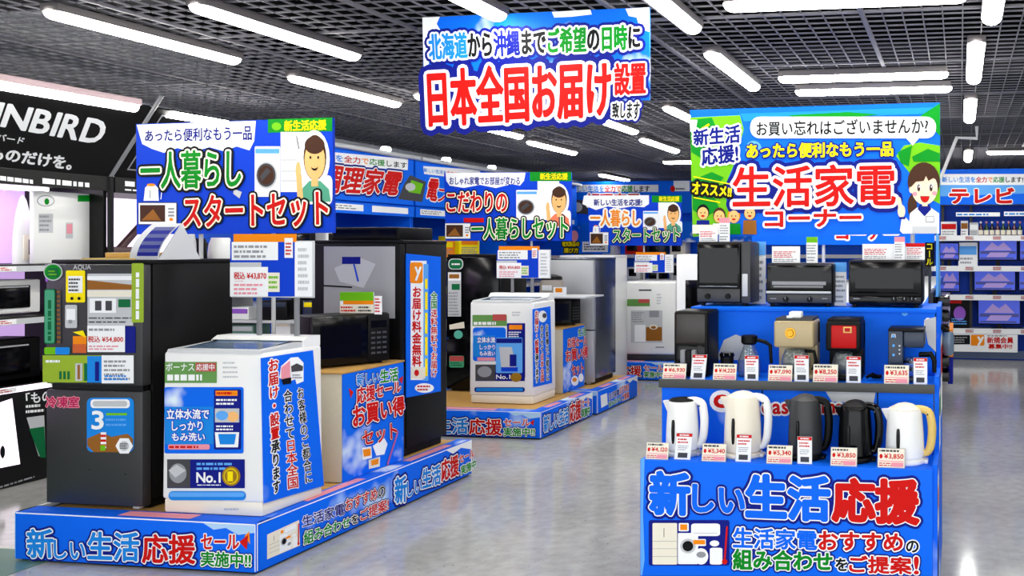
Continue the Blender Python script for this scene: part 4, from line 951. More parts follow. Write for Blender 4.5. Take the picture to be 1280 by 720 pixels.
# glass dripper set
x0, x1, _, z1 = FR(914, 962, 417, 460, 4.2); xc = (x0+x1)/2
root = thing('coffee_dripper', 'clear glass coffee dripper with black collar and handle on the middle step', 'coffee dripper', (xc, 4.22, ZM))
h = z1-ZM
b = MB(); b.lathe([(.045, 0), (.055, .004), (.056, h*.35), (.03, h*.68), (.028, h*.72), (.0255, h*.72), (.0275, h*.67), (.052, h*.34), (.05, .008)], (xc-.01, 4.22, ZM), GLASS, 26); b.build('carafe', root)
b = MB(); b.lathe([(.032, 0), (.04, .01), (.04, h*.2), (.03, h*.22)], (xc-.01, 4.22, ZM+h*.74), BPLA, 22); b.build('collar', root)
b = MB(); b.tube([(xc+.025, 4.22, ZM+h*.85), (xc+.07, 4.22, ZM+h*.8), (xc+.095, 4.22, ZM+h*.72), (xc+.1, 4.22, ZM+h*.3)], [.009, .01, .009, .008], BPLA, 10); b.build('handle', root)
x0, x1, _, z1 = FR(898, 917, 438, 458, 4.18)
root = thing('coffee_mill', 'small black coffee mill left of the glass dripper', 'coffee mill', ((x0+x1)/2, 4.2, ZM))
b = MB(); r = (x1-x0)/2; b.lathe([(r, 0), (r, .02), (r*.85, .05), (r*.85, (z1-ZM)*.75)], ((x0+x1)/2, 4.2, ZM), BPLA, 20); b.build('body', root); b = MB(); b.lathe([(r*.9, 0), (r, .008), (r*.8, .02)], ((x0+x1)/2, 4.2, ZM+(z1-ZM)*.75), GBLK, 20); b.build('lid', root)

def coffee_maker(px0, px1, pt, label, top_m, body_m, front_m, dial=None, y=4.12, frac=.5, plate=BPLA):
    x0, x1, _, z1 = FR(px0, px1, pt, 465, y); h = z1-ZM; w = x1-x0; xc = (x0+x1)/2
    root = thing('coffee_maker', label, 'coffee maker', (xc, y, ZM), 'coffee makers')
    b = MB(); b.box(x0, x1, y+.12, y+.2, ZM+.02, z1-.02, body_m, .008); b.build('back_column', root)
    b = MB(); b.box(x0, x1, y, y+.2, ZM, ZM+.025, body_m, .007); b.cyl((xc, y+.06, ZM+.025), (xc, y+.06, ZM+.03), .05, .05, DGR, 20); b.build('hot_plate', root)
    b = MB(); b.box(x0, x1, y, y+.2, z1-h*frac, z1-.012, top_m, .012, 3); b.build('brew_head', root)
    if front_m:
        b = MB(); b.box(x0+w*.16, x1-w*.12, y-.005, y+.003, z1-h*frac+.015, z1-.03, front_m, .006); b.build('front_panel', root)
    b = MB(); b.box(x0+.006, x1-.006, y+.01, y+.19, z1-.014, z1, body_m if front_m else DGR, .004); b.build('lid', root)
    b = MB(); R = w*.36; zc = ZM+.032; hc = h*(1-frac)-.045
    b.lathe([(R*.8, 0), (R, hc*.25), (R, hc*.55), (R*.75, hc), (R*.7, hc), (R*.94, hc*.55), (R*.94, hc*.26), (R*.75, .004)], (xc, y+.06, zc), GLASS, 24); b.lathe([(R*.72, 0), (R*.9, hc*.22), (R*.88, hc*.3)], (xc, y+.06, zc+.004), mat('brewed coffee', (40, 20, 10), .2), 20); cf = b.build('carafe', root)
    b = MB(); b.tube([(xc+R*.7, y+.04, zc+hc*.95), (xc+R*1.35, y+.03, zc+hc*.95), (xc+R*1.5, y+.03, zc+hc*.5), (xc+R*1.25, y+.035, zc+hc*.12)], .009, BPLA, 10); b.build('carafe_handle', root, under=cf)
    if dial:
        b = MB(); zd = z1-h*.24; b.cyl((xc-w*.08, y-.004, zd), (xc-w*.08, y+.003, zd), .026, .026, GOLD, 24); b.cyl((xc-w*.08, y-.012, zd), (xc-w*.08, y-.004, zd), .015, .018, GOLD, 20); o = b.build('dial', root); o['label'] = 'gold dial'
        
    return root, x0, x1, z1
r_, x0, x1, z1 = coffee_maker(967, 1017, 398, 'champagne coloured coffee maker with gold dial on the middle step', CHAMP, CHAMP, None, True, frac=.48)
b = MB(); b.box(x0+.07, x0+.13, 4.14, 4.2, z1, z1+.03, WPLA, .006); b.box(x0+.06, x0+.09, 4.13, 4.15, z1, z1+.012, WPLA, .003); tag(b.build('measuring_scoop', loc=(x0+.1, 4.17, z1)), 'small white scoop lying on the champagne coffee maker', 'scoop')
r_, x0, x1, z1 = coffee_maker(1032, 1076, 399, 'red and black coffee maker on the middle step', BPLA, BPLA, REDPL, frac=.52)
b = MB(); h = z1-ZM; b.box(x0+.085, x0+.125, 4.112, 4.116, z1-h*.22, z1-h*.12, YPLA, .002); b.box(x0+.092, x0+.118, 4.111, 4.113, z1-h*.2, z1-h*.14, REDPL); b.build('badge', r_)
# navy coffee maker with side jug
x0, x1, _, z1 = FR(1110, 1150, 411, 460, 4.12); h = z1-ZM
root = thing('coffee_maker', 'navy coffee maker with round buttons, right end of the middle step', 'coffee maker', ((x0+x1)/2, 4.12, ZM), 'coffee makers')
b = MB(); b.box(x0, x0+.07, 4.12, 4.3, ZM+.02, z1-.008, NAVYPL, .008); p = Panel(b, (x0, 4.12, ZM), (1, 0, 0), (0, -1, 0)).crop(1000, 380, 3.6)
for i in range(3): p.ell(421, 145+i*42, 6, 6, LBLUE, 1); p.ell(448, 188+i*18, 4, 4, LGR, 1)
p.line([(412, 150), (414, 136), (428, 136), (430, 150)], .002, LGR, 1); b.build('tank', root)
b = MB(); b.box(x0+.07, x1+.02, 4.13, 4.3, z1-h*.36, z1-.012, NAVYPL, .01); b.box(x0, x1+.02, 4.12, 4.3, z1-.014, z1, BPLA, .004); b.build('brew_head', root)
b = MB(); b.box(x0, x1+.02, 4.12, 4.3, ZM, ZM+.022, NAVYPL, .006); b.build('base', root)
b = MB(); xc = x0+.115; b.lathe([(.036, 0), (.044, .02), (.044, .06), (.034, .085)], (xc, 4.19, ZM+.024), GLASS, 22); b.lathe([(.046, 0), (.046, .012)], (xc, 4.19, ZM+.085), STEELD, 22); b.lathe([(.046, 0), (.046, .012)], (xc, 4.19, ZM+.05), STEELD, 22); b.build('carafe', root)
b = MB(); b.tube([(xc+.03, 4.17, ZM+.125), (xc+.085, 4.15, ZM+.13), (xc+.1, 4.15, ZM+.1), (xc+.1, 4.15, ZM+.045)], [.012, .014, .012, .01], BPLA, 10); b.build('carafe_handle', root)
b = MB(); x0, x1, _, z1 = FR(1083, 1101, 460, 474, 4.16); b.tube([(x0, 4.17, ZM+.012), (x0+.03, 4.16, ZM+.03), (x0+.06, 4.18, ZM+.012), (x0+.03, 4.2, ZM+.01), (x0+.01, 4.17, ZM+.022), (x0+.07, 4.19, ZM+.016)], .008, BPLA, 8)
tag(b.build('power_cord', loc=(x0, 4.17, ZM)), 'coiled black power cord lying between the red and navy coffee makers', 'cord')

# ---------------------------------------------------------------- toaster ovens on the top step
ZT = 1.352; YT = 4.40
def oven_feet(root, x0, x1, y0, y1):
    for x in (x0+.03, x1-.03):
        for y in (y0+.03, y1-.03):
            b = MB(); b.cyl((x, y, ZT), (x, y, ZT+.014), .012, .013, BPLA, 10); b.build('foot', root)
x0, x1, _, z1 = FR(870, 937, 302, 383, YT)
root = thing('toaster_oven', 'tall black toaster oven with sloping glass front, left on the top step', 'toaster oven', ((x0+x1)/2, YT, ZT), 'toaster ovens'); h = z1-ZT
b = MB(); b.box(x0, x1, YT+.015, YT+.27, ZT+.012, z1, BPLA, .012, 3); b.box(x1-.045, x1+.004, YT, YT+.27, ZT+.014, z1-.004, DGR, .006); b.build('case', root)
b = MB(); b.box(x0+.006, x1-.05, YT-.004, YT+.02, ZT+h*.3, z1-.012, GBLK, .006); b.box(x0+.02, x1-.062, YT-.006, YT, ZT+h*.36, z1-h*.1, TGLASS)
gd = b.build('glass_door', root)
b = MB(); b.box(x0+.02, x1-.06, YT-.018, YT-.006, ZT+h*.29, ZT+h*.32, STEELD, .004); b.build('door_handle', root, under=gd)
b = MB(); b.box(x0+.006, x1-.05, YT-.002, YT+.02, ZT+.02, ZT+h*.27, DGR, .005); b.box(x1-.04, x1-.01, YT-.002, YT+.01, ZT+.05, ZT+h*.5, LGR, .003); cp = b.build('control_panel', root)
for k in (.22, .6):
    b = MB(); b.cyl((x0+(x1-x0)*k, YT-.016, ZT+h*.15), (x0+(x1-x0)*k, YT, ZT+h*.15), .013, .015, BPLA, 18); b.build('knob', root, under=cp)
oven_feet(root, x0, x1, YT, YT+.27)
def oven(px0, px1, pt, label, bright, win, knobs, rail):
    x0, x1, _, z1 = FR(px0, px1, pt, 383, YT); h = z1-ZT; w = x1-x0
    root = thing('toaster_oven', label, 'toaster oven', ((x0+x1)/2, YT, ZT), 'toaster ovens')
    b = MB(); b.box(x0, x1, YT+.012, YT+.28, ZT+.012, z1, BPLA, .014, 3)
    for i in range(7): b.box(x1-.001, x1+.001, YT+.08+i*.02, YT+.09+i*.02, ZT+h*.5, ZT+h*.8, DGR)
    b.build('case', root)
    b = MB(); zl = ZT+h*(.36 if rail else .3); b.box(x0+.006, x1-.006, YT, YT+.018, zl, z1-.008, GBLK, .006); b.box(x0+w*win[0], x0+w*win[1], YT-.002, YT+.001, ZT+h*win[2], ZT+h*win[3], TGLASS, 0)
    p = Panel(b, (x0, YT-.002, ZT), (1, 0, 0), (0, -1, 0)).uv()
    if bright: p.rect((w*.1, h*.58, w*.9, h*.5), GREYP, 1); p.rect((w*.12, h*.48, w*.86, h*.44), MGR, 1)
    gd = b.build('glass_door', root)
    if rail:
        b = MB(); b.box(x0+.006, x1-.006, YT-.022, YT-.012, zl-.012, zl, LGR, .003); b.box(x0+.02, x0+.03, YT-.014, YT+.004, zl-.01, zl-.002, LGR); b.box(x1-.03, x1-.02, YT-.014, YT+.004, zl-.01, zl-.002, LGR); b.build('door_handle', root, under=gd)
    b = MB(); b.box(x0+.006, x1-.006, YT+.001, YT+.018, ZT+.018, zl-.014, DGR if rail else GBLK, .005)
    p = Panel(b, (x0, YT+.001, ZT), (1, 0, 0), (0, -1, 0)).uv(); p.rect((w*.07, h*.19, w*.16, h*.17), GREYP, 1); p.rect((w*.84, h*.2, w*.92, h*.18), GREYP, 1); cp = b.build('control_panel', root)
    for k in knobs:
        b = MB(); b.cyl((x0+w*k, YT-.014, ZT+h*.17), (x0+w*k, YT+.003, ZT+h*.17), .013, .015, BPLA, 18); b.box(x0+w*k-.001, x0+w*k+.001, YT-.015, YT-.013, ZT+h*.17, ZT+h*.17+.012, LGR); b.build('knob', root, under=cp)
    oven_feet(root, x0, x1, YT, YT+.28)
oven(957, 1041, 329, 'low black toaster oven with light inside shelf and steel handle, middle of the top step', True, (.08, .86, .42, .9), (.3, .66), True)
oven(1060, 1153, 325, 'wide black toaster oven with broad dark window, right on the top step', False, (.1, .88, .4, .82), (.62, .76, .86), False)
# cards and cups around the ovens
def stand_card(px0, pyt, px1, pyb, y, z0, label, seed, tops=None, name='info_card'):
    x0, x1, zb, zt = FR(px0, px1, pyt, pyb, y); b = MB(); b.box(x0, x1, y, y+.004, z0, zt, WHITE); p = Panel(b, (x0, y, z0), (1, 0, 0), (0, -1, 0)).uv(); w = x1-x0; hh = zt-z0
    if tops: p.rect((0, hh, w, hh*.78), tops, 1)
    p.lines((w*.06, hh*.72, w*.94, hh*.3), 4, RED if seed % 2 else GREYP, 1, seed, .45); p.lines((w*.06, hh*.26, w*.94, hh*.05), 2, GREYP, 1, seed+1, .45)
    return tag(b.build(name, loc=((x0+x1)/2, y, z0)), label, 'card', 'cards around the ovens')
z1o = FR(870, 937, 302, 383, YT)[3]
stand_card(874, 283, 897, 302, 4.5, z1o, 'small white card on top of the tall toaster oven', 3)
stand_card(899, 272, 912, 300, 4.48, z1o, 'tall narrow tag on top of the tall toaster oven', 4, PINK)
z2o = FR(957, 1041, 329, 383, YT)[3]; z3o = FR(1060, 1153, 325, 383, YT)[3]
stand_card(965, 308, 1000, 330, 4.5, z2o, 'wide white card on the middle toaster oven', 5)
stand_card(1008, 296, 1022, 328, 4.48, z2o, 'tall narrow tag on the middle toaster oven', 6, LGREEN)
stand_card(1078, 305, 1118, 326, 4.5, z3o, 'wide white card on the right hand toaster oven', 7)
stand_card(1118, 296, 1131, 326, 4.48, z3o, 'tall narrow tag on the right hand toaster oven', 8, PINK)
stand_card(1132, 304, 1156, 325, 4.55, z3o, 'white card with red heading on the right hand toaster oven', 9, RED)
stand_card(940, 302, 957, 382, 4.6, ZT, 'tall white leaflet standing between the tall and middle ovens', 10, LBLUE)
stand_card(1043, 328, 1058, 382, 4.5, ZT, 'narrow white leaflet standing between the middle and right ovens', 12, LBLUE)

# ---------------------------------------------------------------- appliance corner sign
YS = 4.66
C = [ay(862.5, 137.5, YS), ay(1175, 128, YS), ay(1175, 292, YS), ay(866, 296, YS)]
root = thing('corner_sign', 'big household appliance corner sign with red lettering above the toaster ovens', 'sign', (-.77, YS, 1.352))
b = MB(); b.prism([(c[0], c[2]) for c in C], lambda a, d, t: (a, YS+t, d), 0, .025, BLUE)
q = Panel(b, (C[0][0], YS, 1.7), (1, 0, 0), (0, -1, 0))
q.poly([(862.5, 147), (925, 144), (930, 162), (918, 205), (905, 235), (912, 270), (898, 294), (866, 296)], LGREEN, 1)
q.poly([(862.5, 150), (890, 147), (900, 170), (880, 200), (864, 190)], GREEN, 2); q.poly([(866, 225), (890, 215), (905, 222), (890, 240), (900, 262), (880, 272), (866, 262)], GREEN, 2); q.poly([(862.5, 150), (872, 150), (870, 163), (863, 165)], WHITE, 3); q.line([(872, 165), (886, 156)], .006, YEL, 3)
q.poly([(925, 142), (1170, 134), (1170, 142), (1000, 148), (930, 152)], CYAN, 1); q.poly([(985, 144), (1060, 140), (1100, 143), (1060, 148), (1000, 149)], GREEN, 2)
q.ell(942, 186, 10, 10, LBLUE, 1)
q.poly([(1175, 129), (1150, 145), (1175, 170)], GREEN, 2)
q.poly([(1120, 195), (1130, 182), (1150, 178), (1175, 182), (1175, 255), (1165, 250), (1140, 220)], LGREEN, 1); q.poly([(1122, 190), (1140, 182), (1136, 208), (1126, 204)], GREEN, 2); q.poly([(1140, 196), (1160, 186), (1175, 192), (1175, 202), (1142, 202)], GREEN, 2)
q.text(('新生活', NAVY), ((867, 163), (925, 156), (925, 178), (868, 182)), [(WHITE, .18)], .06, k=3)
q.text(('応援!', NAVY), ((877, 186), (922, 180), (923, 202), (878, 207)), [(WHITE, .18)], .06, k=3)
q.rrect((938, 146, 1170, 173), 12, WHITE, 3); q.poly([(1132, 172), (1150, 171), (1141, 182)], WHITE, 3)
q.text(('お買い忘れはございませんか?', BLACKP), ((946, 152), (1160, 147), (1160, 167), (946, 170)), (), .025, k=4)
q.text(('あったら便利なもう一品', YEL), ((934, 180), (1116, 177), (1116, 195), (934, 198)), [(NAVY, .16)], .06, k=3)
q.text(('オススメ!!', YEL), ((866, 227), (915, 234), (914, 246), (866, 242)), [(BLACKP, .3)], .06, k=3); q.line([(868, 221), (912, 230)], .003, YEL, 4); q.line([(868, 247), (900, 253)], .003, YEL, 4)
q.text(('生活家電', RED), ((917, 209), (1119, 205), (1119, 256), (917, 259)), [(NAVY, .22), (WHITE, .11)], .035, k=3)
q.text(('コーナー', RED), ((957, 263), (1076, 262), (1076, 282), (957, 284)), [(WHITE, .2)], .08, k=5)
pic_family(q.sub((868, 252, 947, 293))); q.rect((866, 281, 896, 292), CREAMP, 6)
pic_clerk(q.sub((1126, 202, 1174, 292)))
b.build('sign_panel', root)
for px in (-1.3, -.25):
    b = MB(); b.cyl((px, YS+.04, 1.352), (px, YS+.04, 2.3), .012, .012, LGR, 12); b.build('pole', root)
# twin sign farther along the same fixture, peeping out below
root = thing('corner_sign', 'second identical corner sign partly showing below and behind the big one', 'sign', (-.7, 6.4, 1.5))
c = [ay(940, 150, 6.4), ay(1168, 150, 6.4), ay(1168, 306, 6.4), ay(940, 306, 6.4)]
b = MB(); b.prism([(k_[0], k_[2]) for k_ in c], lambda a, d, t: (a, 6.4+t, d), 0, .025, BLUE); q = Panel(b, (c[0][0], 6.4, 1.7), (1, 0, 0), (0, -1, 0))
q.text(('コーナー', RED), (1046, 283, 1122, 299), [(WHITE, .22)], .08); q.text(('生活家電', RED), (1000, 230, 1150, 272), [(WHITE, .1)], .05); b.build('sign_panel', root)
for px in (-1.0, -.4):
    b = MB(); b.cyl((px, 6.44, 1.30), (px, 6.44, 2.2), .012, .012, LGR, 12); b.build('pole', root)
# ---------------------------------------------------------------- long fixture behind the end display
root = thing('store_fixture', 'long low fixture running back behind the blue end display', 'store fixture', (-.7, 7.8, 0))
b = MB(); b.box(-1.1, -.23, 4.82, 10.8, 0, .12, DGR); b.build('plinth', root)
b = MB(); b.box(-.68, -.62, 4.82, 10.8, .12, 1.3, BLUST); b.build('centre_panel', root)
for z in (.12, .55, .95, 1.28):
    b = MB(); b.box(-1.12, -.22, 4.83, 10.8, z, z+.025, SHELFW); b.box(-.222, -.2, 4.83, 10.8, z-.02, z+.03, BLUE); b.build('shelf', root)
# ================================================================ hanging delivery sign
YH = 4.5
C = [ay(528, 22, YH), ay(812, 9, YH), ay(812, 125, YH), ay(530, 134, YH)]
root = thing('hanging_sign', 'large blue nationwide delivery sign hanging from the ceiling grid, red lettering', 'sign', ((C[0][0]+C[1][0])/2, YH, 2.44))
b = MB(); b.prism([(c[0], c[2]) for c in C], lambda a, d, t: (a, YH+t, d), 0, .012, SKY)
q = Panel(b, (C[0][0], YH, 2.4), (1, 0, 0), (0, -1, 0), eps=.0012)
q.poly([(528, 22), (550, 21), (546, 30), (552, 40), (540, 50), (536, 80), (530, 90)], WHITE, 1); q.poly([(690, 15), (738, 12), (740, 18), (715, 21), (693, 22)], WHITE, 1); q.poly([(782, 11), (812, 9), (812, 40), (800, 36), (796, 22), (786, 20)], WHITE, 1)
T1 = [('北海道', CYAN), ('から', BLACKP), ('沖縄', NAVY), ('まで', BLACKP), ('ご希望', GREEN), ('の', BLACKP), ('日時', GREEN), ('に', BLACKP)]
q.text(T1, ((536, 43), (800, 31), (800, 61), (538, 75)), [(NAVY, .26), (WHITE, .13)], .05, k=2)
q.text(('日本全国お届け', RED), ((535, 88), (763, 75), (763, 144), (538, 158)), [(NAVY, .22), (WHITE, .1)], .042, k=2)
q.text(('設置', RED), ((769, 80), (807, 78), (807, 117), (769, 119)), [(NAVY, .2), (WHITE, .1)], .05, k=2)
q.text(('致します', BLACKP), ((766, 129), (800, 126), (799, 150), (766, 147)), [(NAVY, .34), (WHITE, .18)], .04, k=2)
b.build('sign_panel', root)
for px in (570, 760):
    t = ay(px, 18, YH); b = MB(); b.cyl((t[0], YH+.006, t[2]-.03), (t[0], YH+.006, 2.93), .003, .003, WIRE, 8); b.build('hanging_wire', root)

# ================================================================ black brand display along the left wall
XL = -6.5
root = thing('brand_display', 'black shelf display with white brand lettering on its leaning header, at the left edge', 'display', (-6.9, 4.4, 0))
Y0, Y1 = 3.0, 5.9
b = MB(); b.box(-7.28, XL+.02, Y0, Y1, 0, .7, BRK, .004); 
p = Panel(b, (XL+.02, Y0, 0), (0, 1, 0), (1, 0, 0)).clone(None); p = Panel(b, (XL+.02, Y0, 0), (0, 1, 0), (1, 0, 0))
p.poly([(0, 503), (15, 498), (25, 580), (0, 585)], LITP, 1); p.ell(3, 565, 3, 8, BLACKP, 2); p.text(('「もの', WHITE), ((32, 492), (64, 486), (64, 502), (33, 504)), (), .05, k=1)
p.lines(((32, 505), (56, 503), (56, 516), (32, 518)), 2, WHITE, 1, 3); p.poly([(33, 522), (55, 519), (57, 572), (48, 570)], LGR, 1); p.poly([(36, 536), (55, 533), (57, 572), (50, 572)], DGREEN, 2)
p.lines(((0, 607), (55, 590), (55, 594), (0, 611)), 1, GREYP, 1, 4)
b.build('base', root)
b = MB(); b.box(-7.28, -7.2, Y0, Y1, .7, 2.2, LITV); b.build('back_panel', root)
for z, m in ((1.17, BRK), (1.535, BRK), (.7, BRK)):
    b = MB(); b.box(-7.2, XL+.02, Y0, Y1, z-.05, z, m, .003); b.box(XL+.02, XL+.03, Y0, Y1, z-.05, z-.01, LITP if z < 1 else LGR)
    p = Panel(b, (XL+.03, Y0, z-.05), (0, 1, 0), (1, 0, 0)).uv()
    for i in range(6): p.rect((.2+i*.45, .038, .42+i*.45, .004), WHITE, 1); p.lines((.22+i*.45, .034, .4+i*.45, .008), 2, RED, 2, i)
    b.build('shelf', root)
b = MB(); b.box(-7.2, XL, Y0, Y1, 2.1, 2.2, BRK); b.box(XL, XL+.02, Y0, Y1, 2.09, 2.2, BRK)
p = Panel(b, (XL+.02, Y0, 2.1), (0, 1, 0), (1, 0, 0)); p.lines(((0, 219), (46, 225), (46, 231), (0, 226)), 1, WHITE, 1, 5, .8); p.lines(((53, 222), (128, 230), (128, 236), (53, 230)), 1, WHITE, 1, 8, .85); b.build('light_rail', root)
# leaning header: bottom edge at the shelf front, top edge out over the aisle
hb, ht = (XL+.02, 2.2), (XL+.40, 2.72)
nrm = Vector((ht[1]-hb[1], 0, -(ht[0]-hb[0]))).normalized(); upv = Vector((ht[0]-hb[0], 0, ht[1]-hb[1])).normalized()
b = MB(); fn = lambda a, d, t: (hb[0]+upv.x*d-nrm.x*t, a, hb[1]+upv.z*d-nrm.z*t); LH = math.hypot(ht[0]-hb[0], ht[1]-hb[1])
b.prism([(Y0, 0), (Y1, 0), (Y1, LH), (Y0, LH)], fn, 0, .03, BRK)
q = Panel(b, (hb[0], Y0, hb[1]), (0, 1, 0), nrm)
q.text(('TWINBIRD', WHITE), ((-96, 112), (135, 152), (124, 180), (-104, 138)), (), .08)
q.text(('ツインバード', WHITE), ((-40, 161), (31, 172), (28, 180), (-42, 169)), (), .05)
q.text(('ものだけを。', WHITE), ((-12, 183), (91, 197), (88, 212), (-14, 198)), (), .07)
q.line([(0, 211), (136, 224)], .012, GREYP, 1)
b_ = MB(); b_.box(-7.2, XL, Y1-.03, Y1-.002, .7, 2.1, BRK); b_.build('end_panel', root)
b_ = MB(); b_.box(-6.85, -6.78, Y0+.1, Y1-.2, 2.075, 2.1, mat('shelf light tube', (255, 244, 255), .5, emit=14)); b_.build('light_tube', root)
o = b.build('header', root); o['label'] = 'leaning black header with white lettering'
b = MB(); b.tube([fn(Y1+.012, -.02, .0), fn(Y1+.012, LH+.12, 0)], .016, MGR, 8); b.tube([(XL+.02, Y1+.012, 0), (XL+.02, Y1+.012, 2.2)], .02, BRK, 8); b.build('post', root)
b = MB(); b.box(ht[0]-.08, ht[0]+.02, Y0, Y1-.1, ht[1], ht[1]+.05, mat('pale lamp trough', (225, 196, 200), .5), .008); b.build('lamp_trough', root)
b = MB(); n = 8; pr = [(ht[0]-.03+.045*math.cos(math.pi*i/n), ht[1]-.001-.05*math.sin(math.pi*i/n)) for i in range(n+1)]; b.prism(pr, lambda a, c, t: (a, t, c), Y0, Y1-.12, DIFF); b.build('lamp_tube', root)
# second black unit beyond
root = thing('brand_display', 'second black display unit beyond the white lettered one, mostly behind the first start set sign', 'display', (-6.9, 6.6, 0))
b = MB(); b.box(-7.28, XL+.02, 5.95, 7.2, 0, .7, BRK, .004); b.build('base', root)
b = MB(); b.box(-7.28, -7.2, 5.95, 7.2, .7, 2.2, LITP); b.build('back_panel', root)
for z in (1.17, 1.535):
    b = MB(); b.box(-7.2, XL+.02, 5.95, 7.2, z-.05, z, BRK); b.build('shelf', root)
b = MB(); fn2 = fn; b.prism([(5.95, 0), (7.2, 0), (7.2, LH), (5.95, LH)], fn, 0, .03, BRK); q = Panel(b, (hb[0], 5.95, hb[1]), (0, 1, 0), nrm).uv()
q.line([(.06, .08), (1.2, .08), (1.2, LH-.05), (.06, LH-.05), (.06, .08)], .006, GREYP, 1); b.build('header', root)
b = MB(); b.box(-7.2, XL+.02, 5.95, 7.2, 2.08, 2.2, BRK); p = Panel(b, (XL+.02, 5.95, 2.08), (0, 1, 0), (1, 0, 0)).uv(); p.lines((.08, .1, .6, .05), 1, WHITE, 1, 5, .8); p.lines((.08, .04, .5, .015), 1, WHITE, 1, 3); b.build('light_rail', root)
b = MB(); n = 8; b.prism(pr, lambda a, c, t: (a, t, c), 6.05, 7.1, DIFF); b.build('lamp_tube', root)
# goods on the black display
def wallbox(px0, px1, pyt, pyb, x): a = ax(px0, pyb, x); c = ax(px1, pyt, x); a2 = ax(px0, pyt, x); return a[1], c[1], (a[2]), (c[2]+a2[2])/2
y0, y1, z0, z1 = wallbox(16, 41, 244, 322, -6.75)
root = thing('tower_appliance', 'white pointed tower appliance on the lit shelf at the left edge', 'appliance', (-6.75, (y0+y1)/2, 1.535))
b = MB(); r = (y1-y0)/2; h = z1-1.535; b.lathe([(r*1.0, 0), (r*1.02, h*.1), (r*.95, h*.4), (r*.7, h*.7), (r*.35, h*.92), (r*.1, h)], (-6.75, (y0+y1)/2, 1.535), WPLA, 24, .6, 1); b.build('body', root)
b = MB(); b.box(-6.75+r*.5, -6.75+r*.66, (y0+y1)/2-.03, (y0+y1)/2+.05, 1.56, 1.535+h*.42, CPLA, .006); b.box(-6.75+r*.6, -6.75+r*.67, (y0+y1)/2-.0, (y0+y1)/2+.035, 1.6, 1.535+h*.36, DGREYP, .004); b.build('outlet', root)
y0, y1, z0, z1 = wallbox(42, 116, 240, 322, -6.62)
b = MB(); b.box(-6.66, -6.62, y0, y1, 1.535, z1, WPLA, .01); q = Panel(b, (-6.62, y0, 1.5), (0, 1, 0), (1, 0, 0))
q.ell(57, 251, 11, 7, GREYP, 1); q.ell(57, 251, 10, 6, WHITE, 2); q.ell(58, 252, 3, 4, GREEN, 3); q.rect((97, 244, 112, 252), GREEN, 1); q.rect((48, 267, 66, 291), LGR, 1); q.lines((49, 268, 65, 290), 4, GREYP, 2, 3); q.rect((82, 278, 91, 298), LGR, 1); q.rect((83, 280, 90, 292), PINK, 2)
tag(b.build('display_board', loc=(-6.62, (y0+y1)/2, 1.535)), 'white upright board with green label on the lit shelf of the black display', 'display board')
# microwaves on lower shelves
def shelf_oven(px0, px1, pyt, pyb, x, label, frame, glass, d=.3):
    y0, y1, z0, z1 = wallbox(px0, px1, pyt, pyb, x); z0 = {1: .702, 2: 1.172}[1 if z0 < 1 else 2]
    root = thing('microwave_oven', label, 'microwave oven', (x, (y0+y1)/2, z0), 'microwave ovens')
    b = MB(); b.box(x-d, x, y0, y1, z0+.01, z1, frame, .012, 3); b.build('case', root)
    b = MB(); b.box(x-.005, x+.012, y0+.05, y1-.08, z0+.05, z1-.04, glass, .006); dd = b.build('door', root)
    b = MB(); b.box(x+.012, x+.02, y0+.06, y1-.1, z1-.055, z1-.045, LGR); b.build('door_handle', root, under=dd)
    return root
shelf_oven(-30, 51, 350, 380, -6.66, 'white framed oven on the middle shelf of the black display', WPLA, GBLK)
shelf_oven(-30, 51, 424, 466, -6.66, 'black oven on the lower shelf of the black display', BPLA, GBLK)
# brown rack item on the second unit
y0, y1, z0, z1 = wallbox(135, 175, 250, 305, -6.7)
root = thing('vacuum_cleaner', 'dark brown stick appliance standing on the second black unit', 'appliance', (-6.7, 6.3, 1.535))
b = MB(); b.tube([(-6.7, 6.15, 1.6), (-6.7, 6.45, 1.92)], [.03, .025], mat('plum plastic', (74, 42, 48), .4), 10); b.build('pipe', root)
b = MB(); b.box(-6.8, -6.62, 6.02, 6.42, 1.535, 1.66, mat('plum plastic', (74, 42, 48), .4), .02); b.build('body', root)

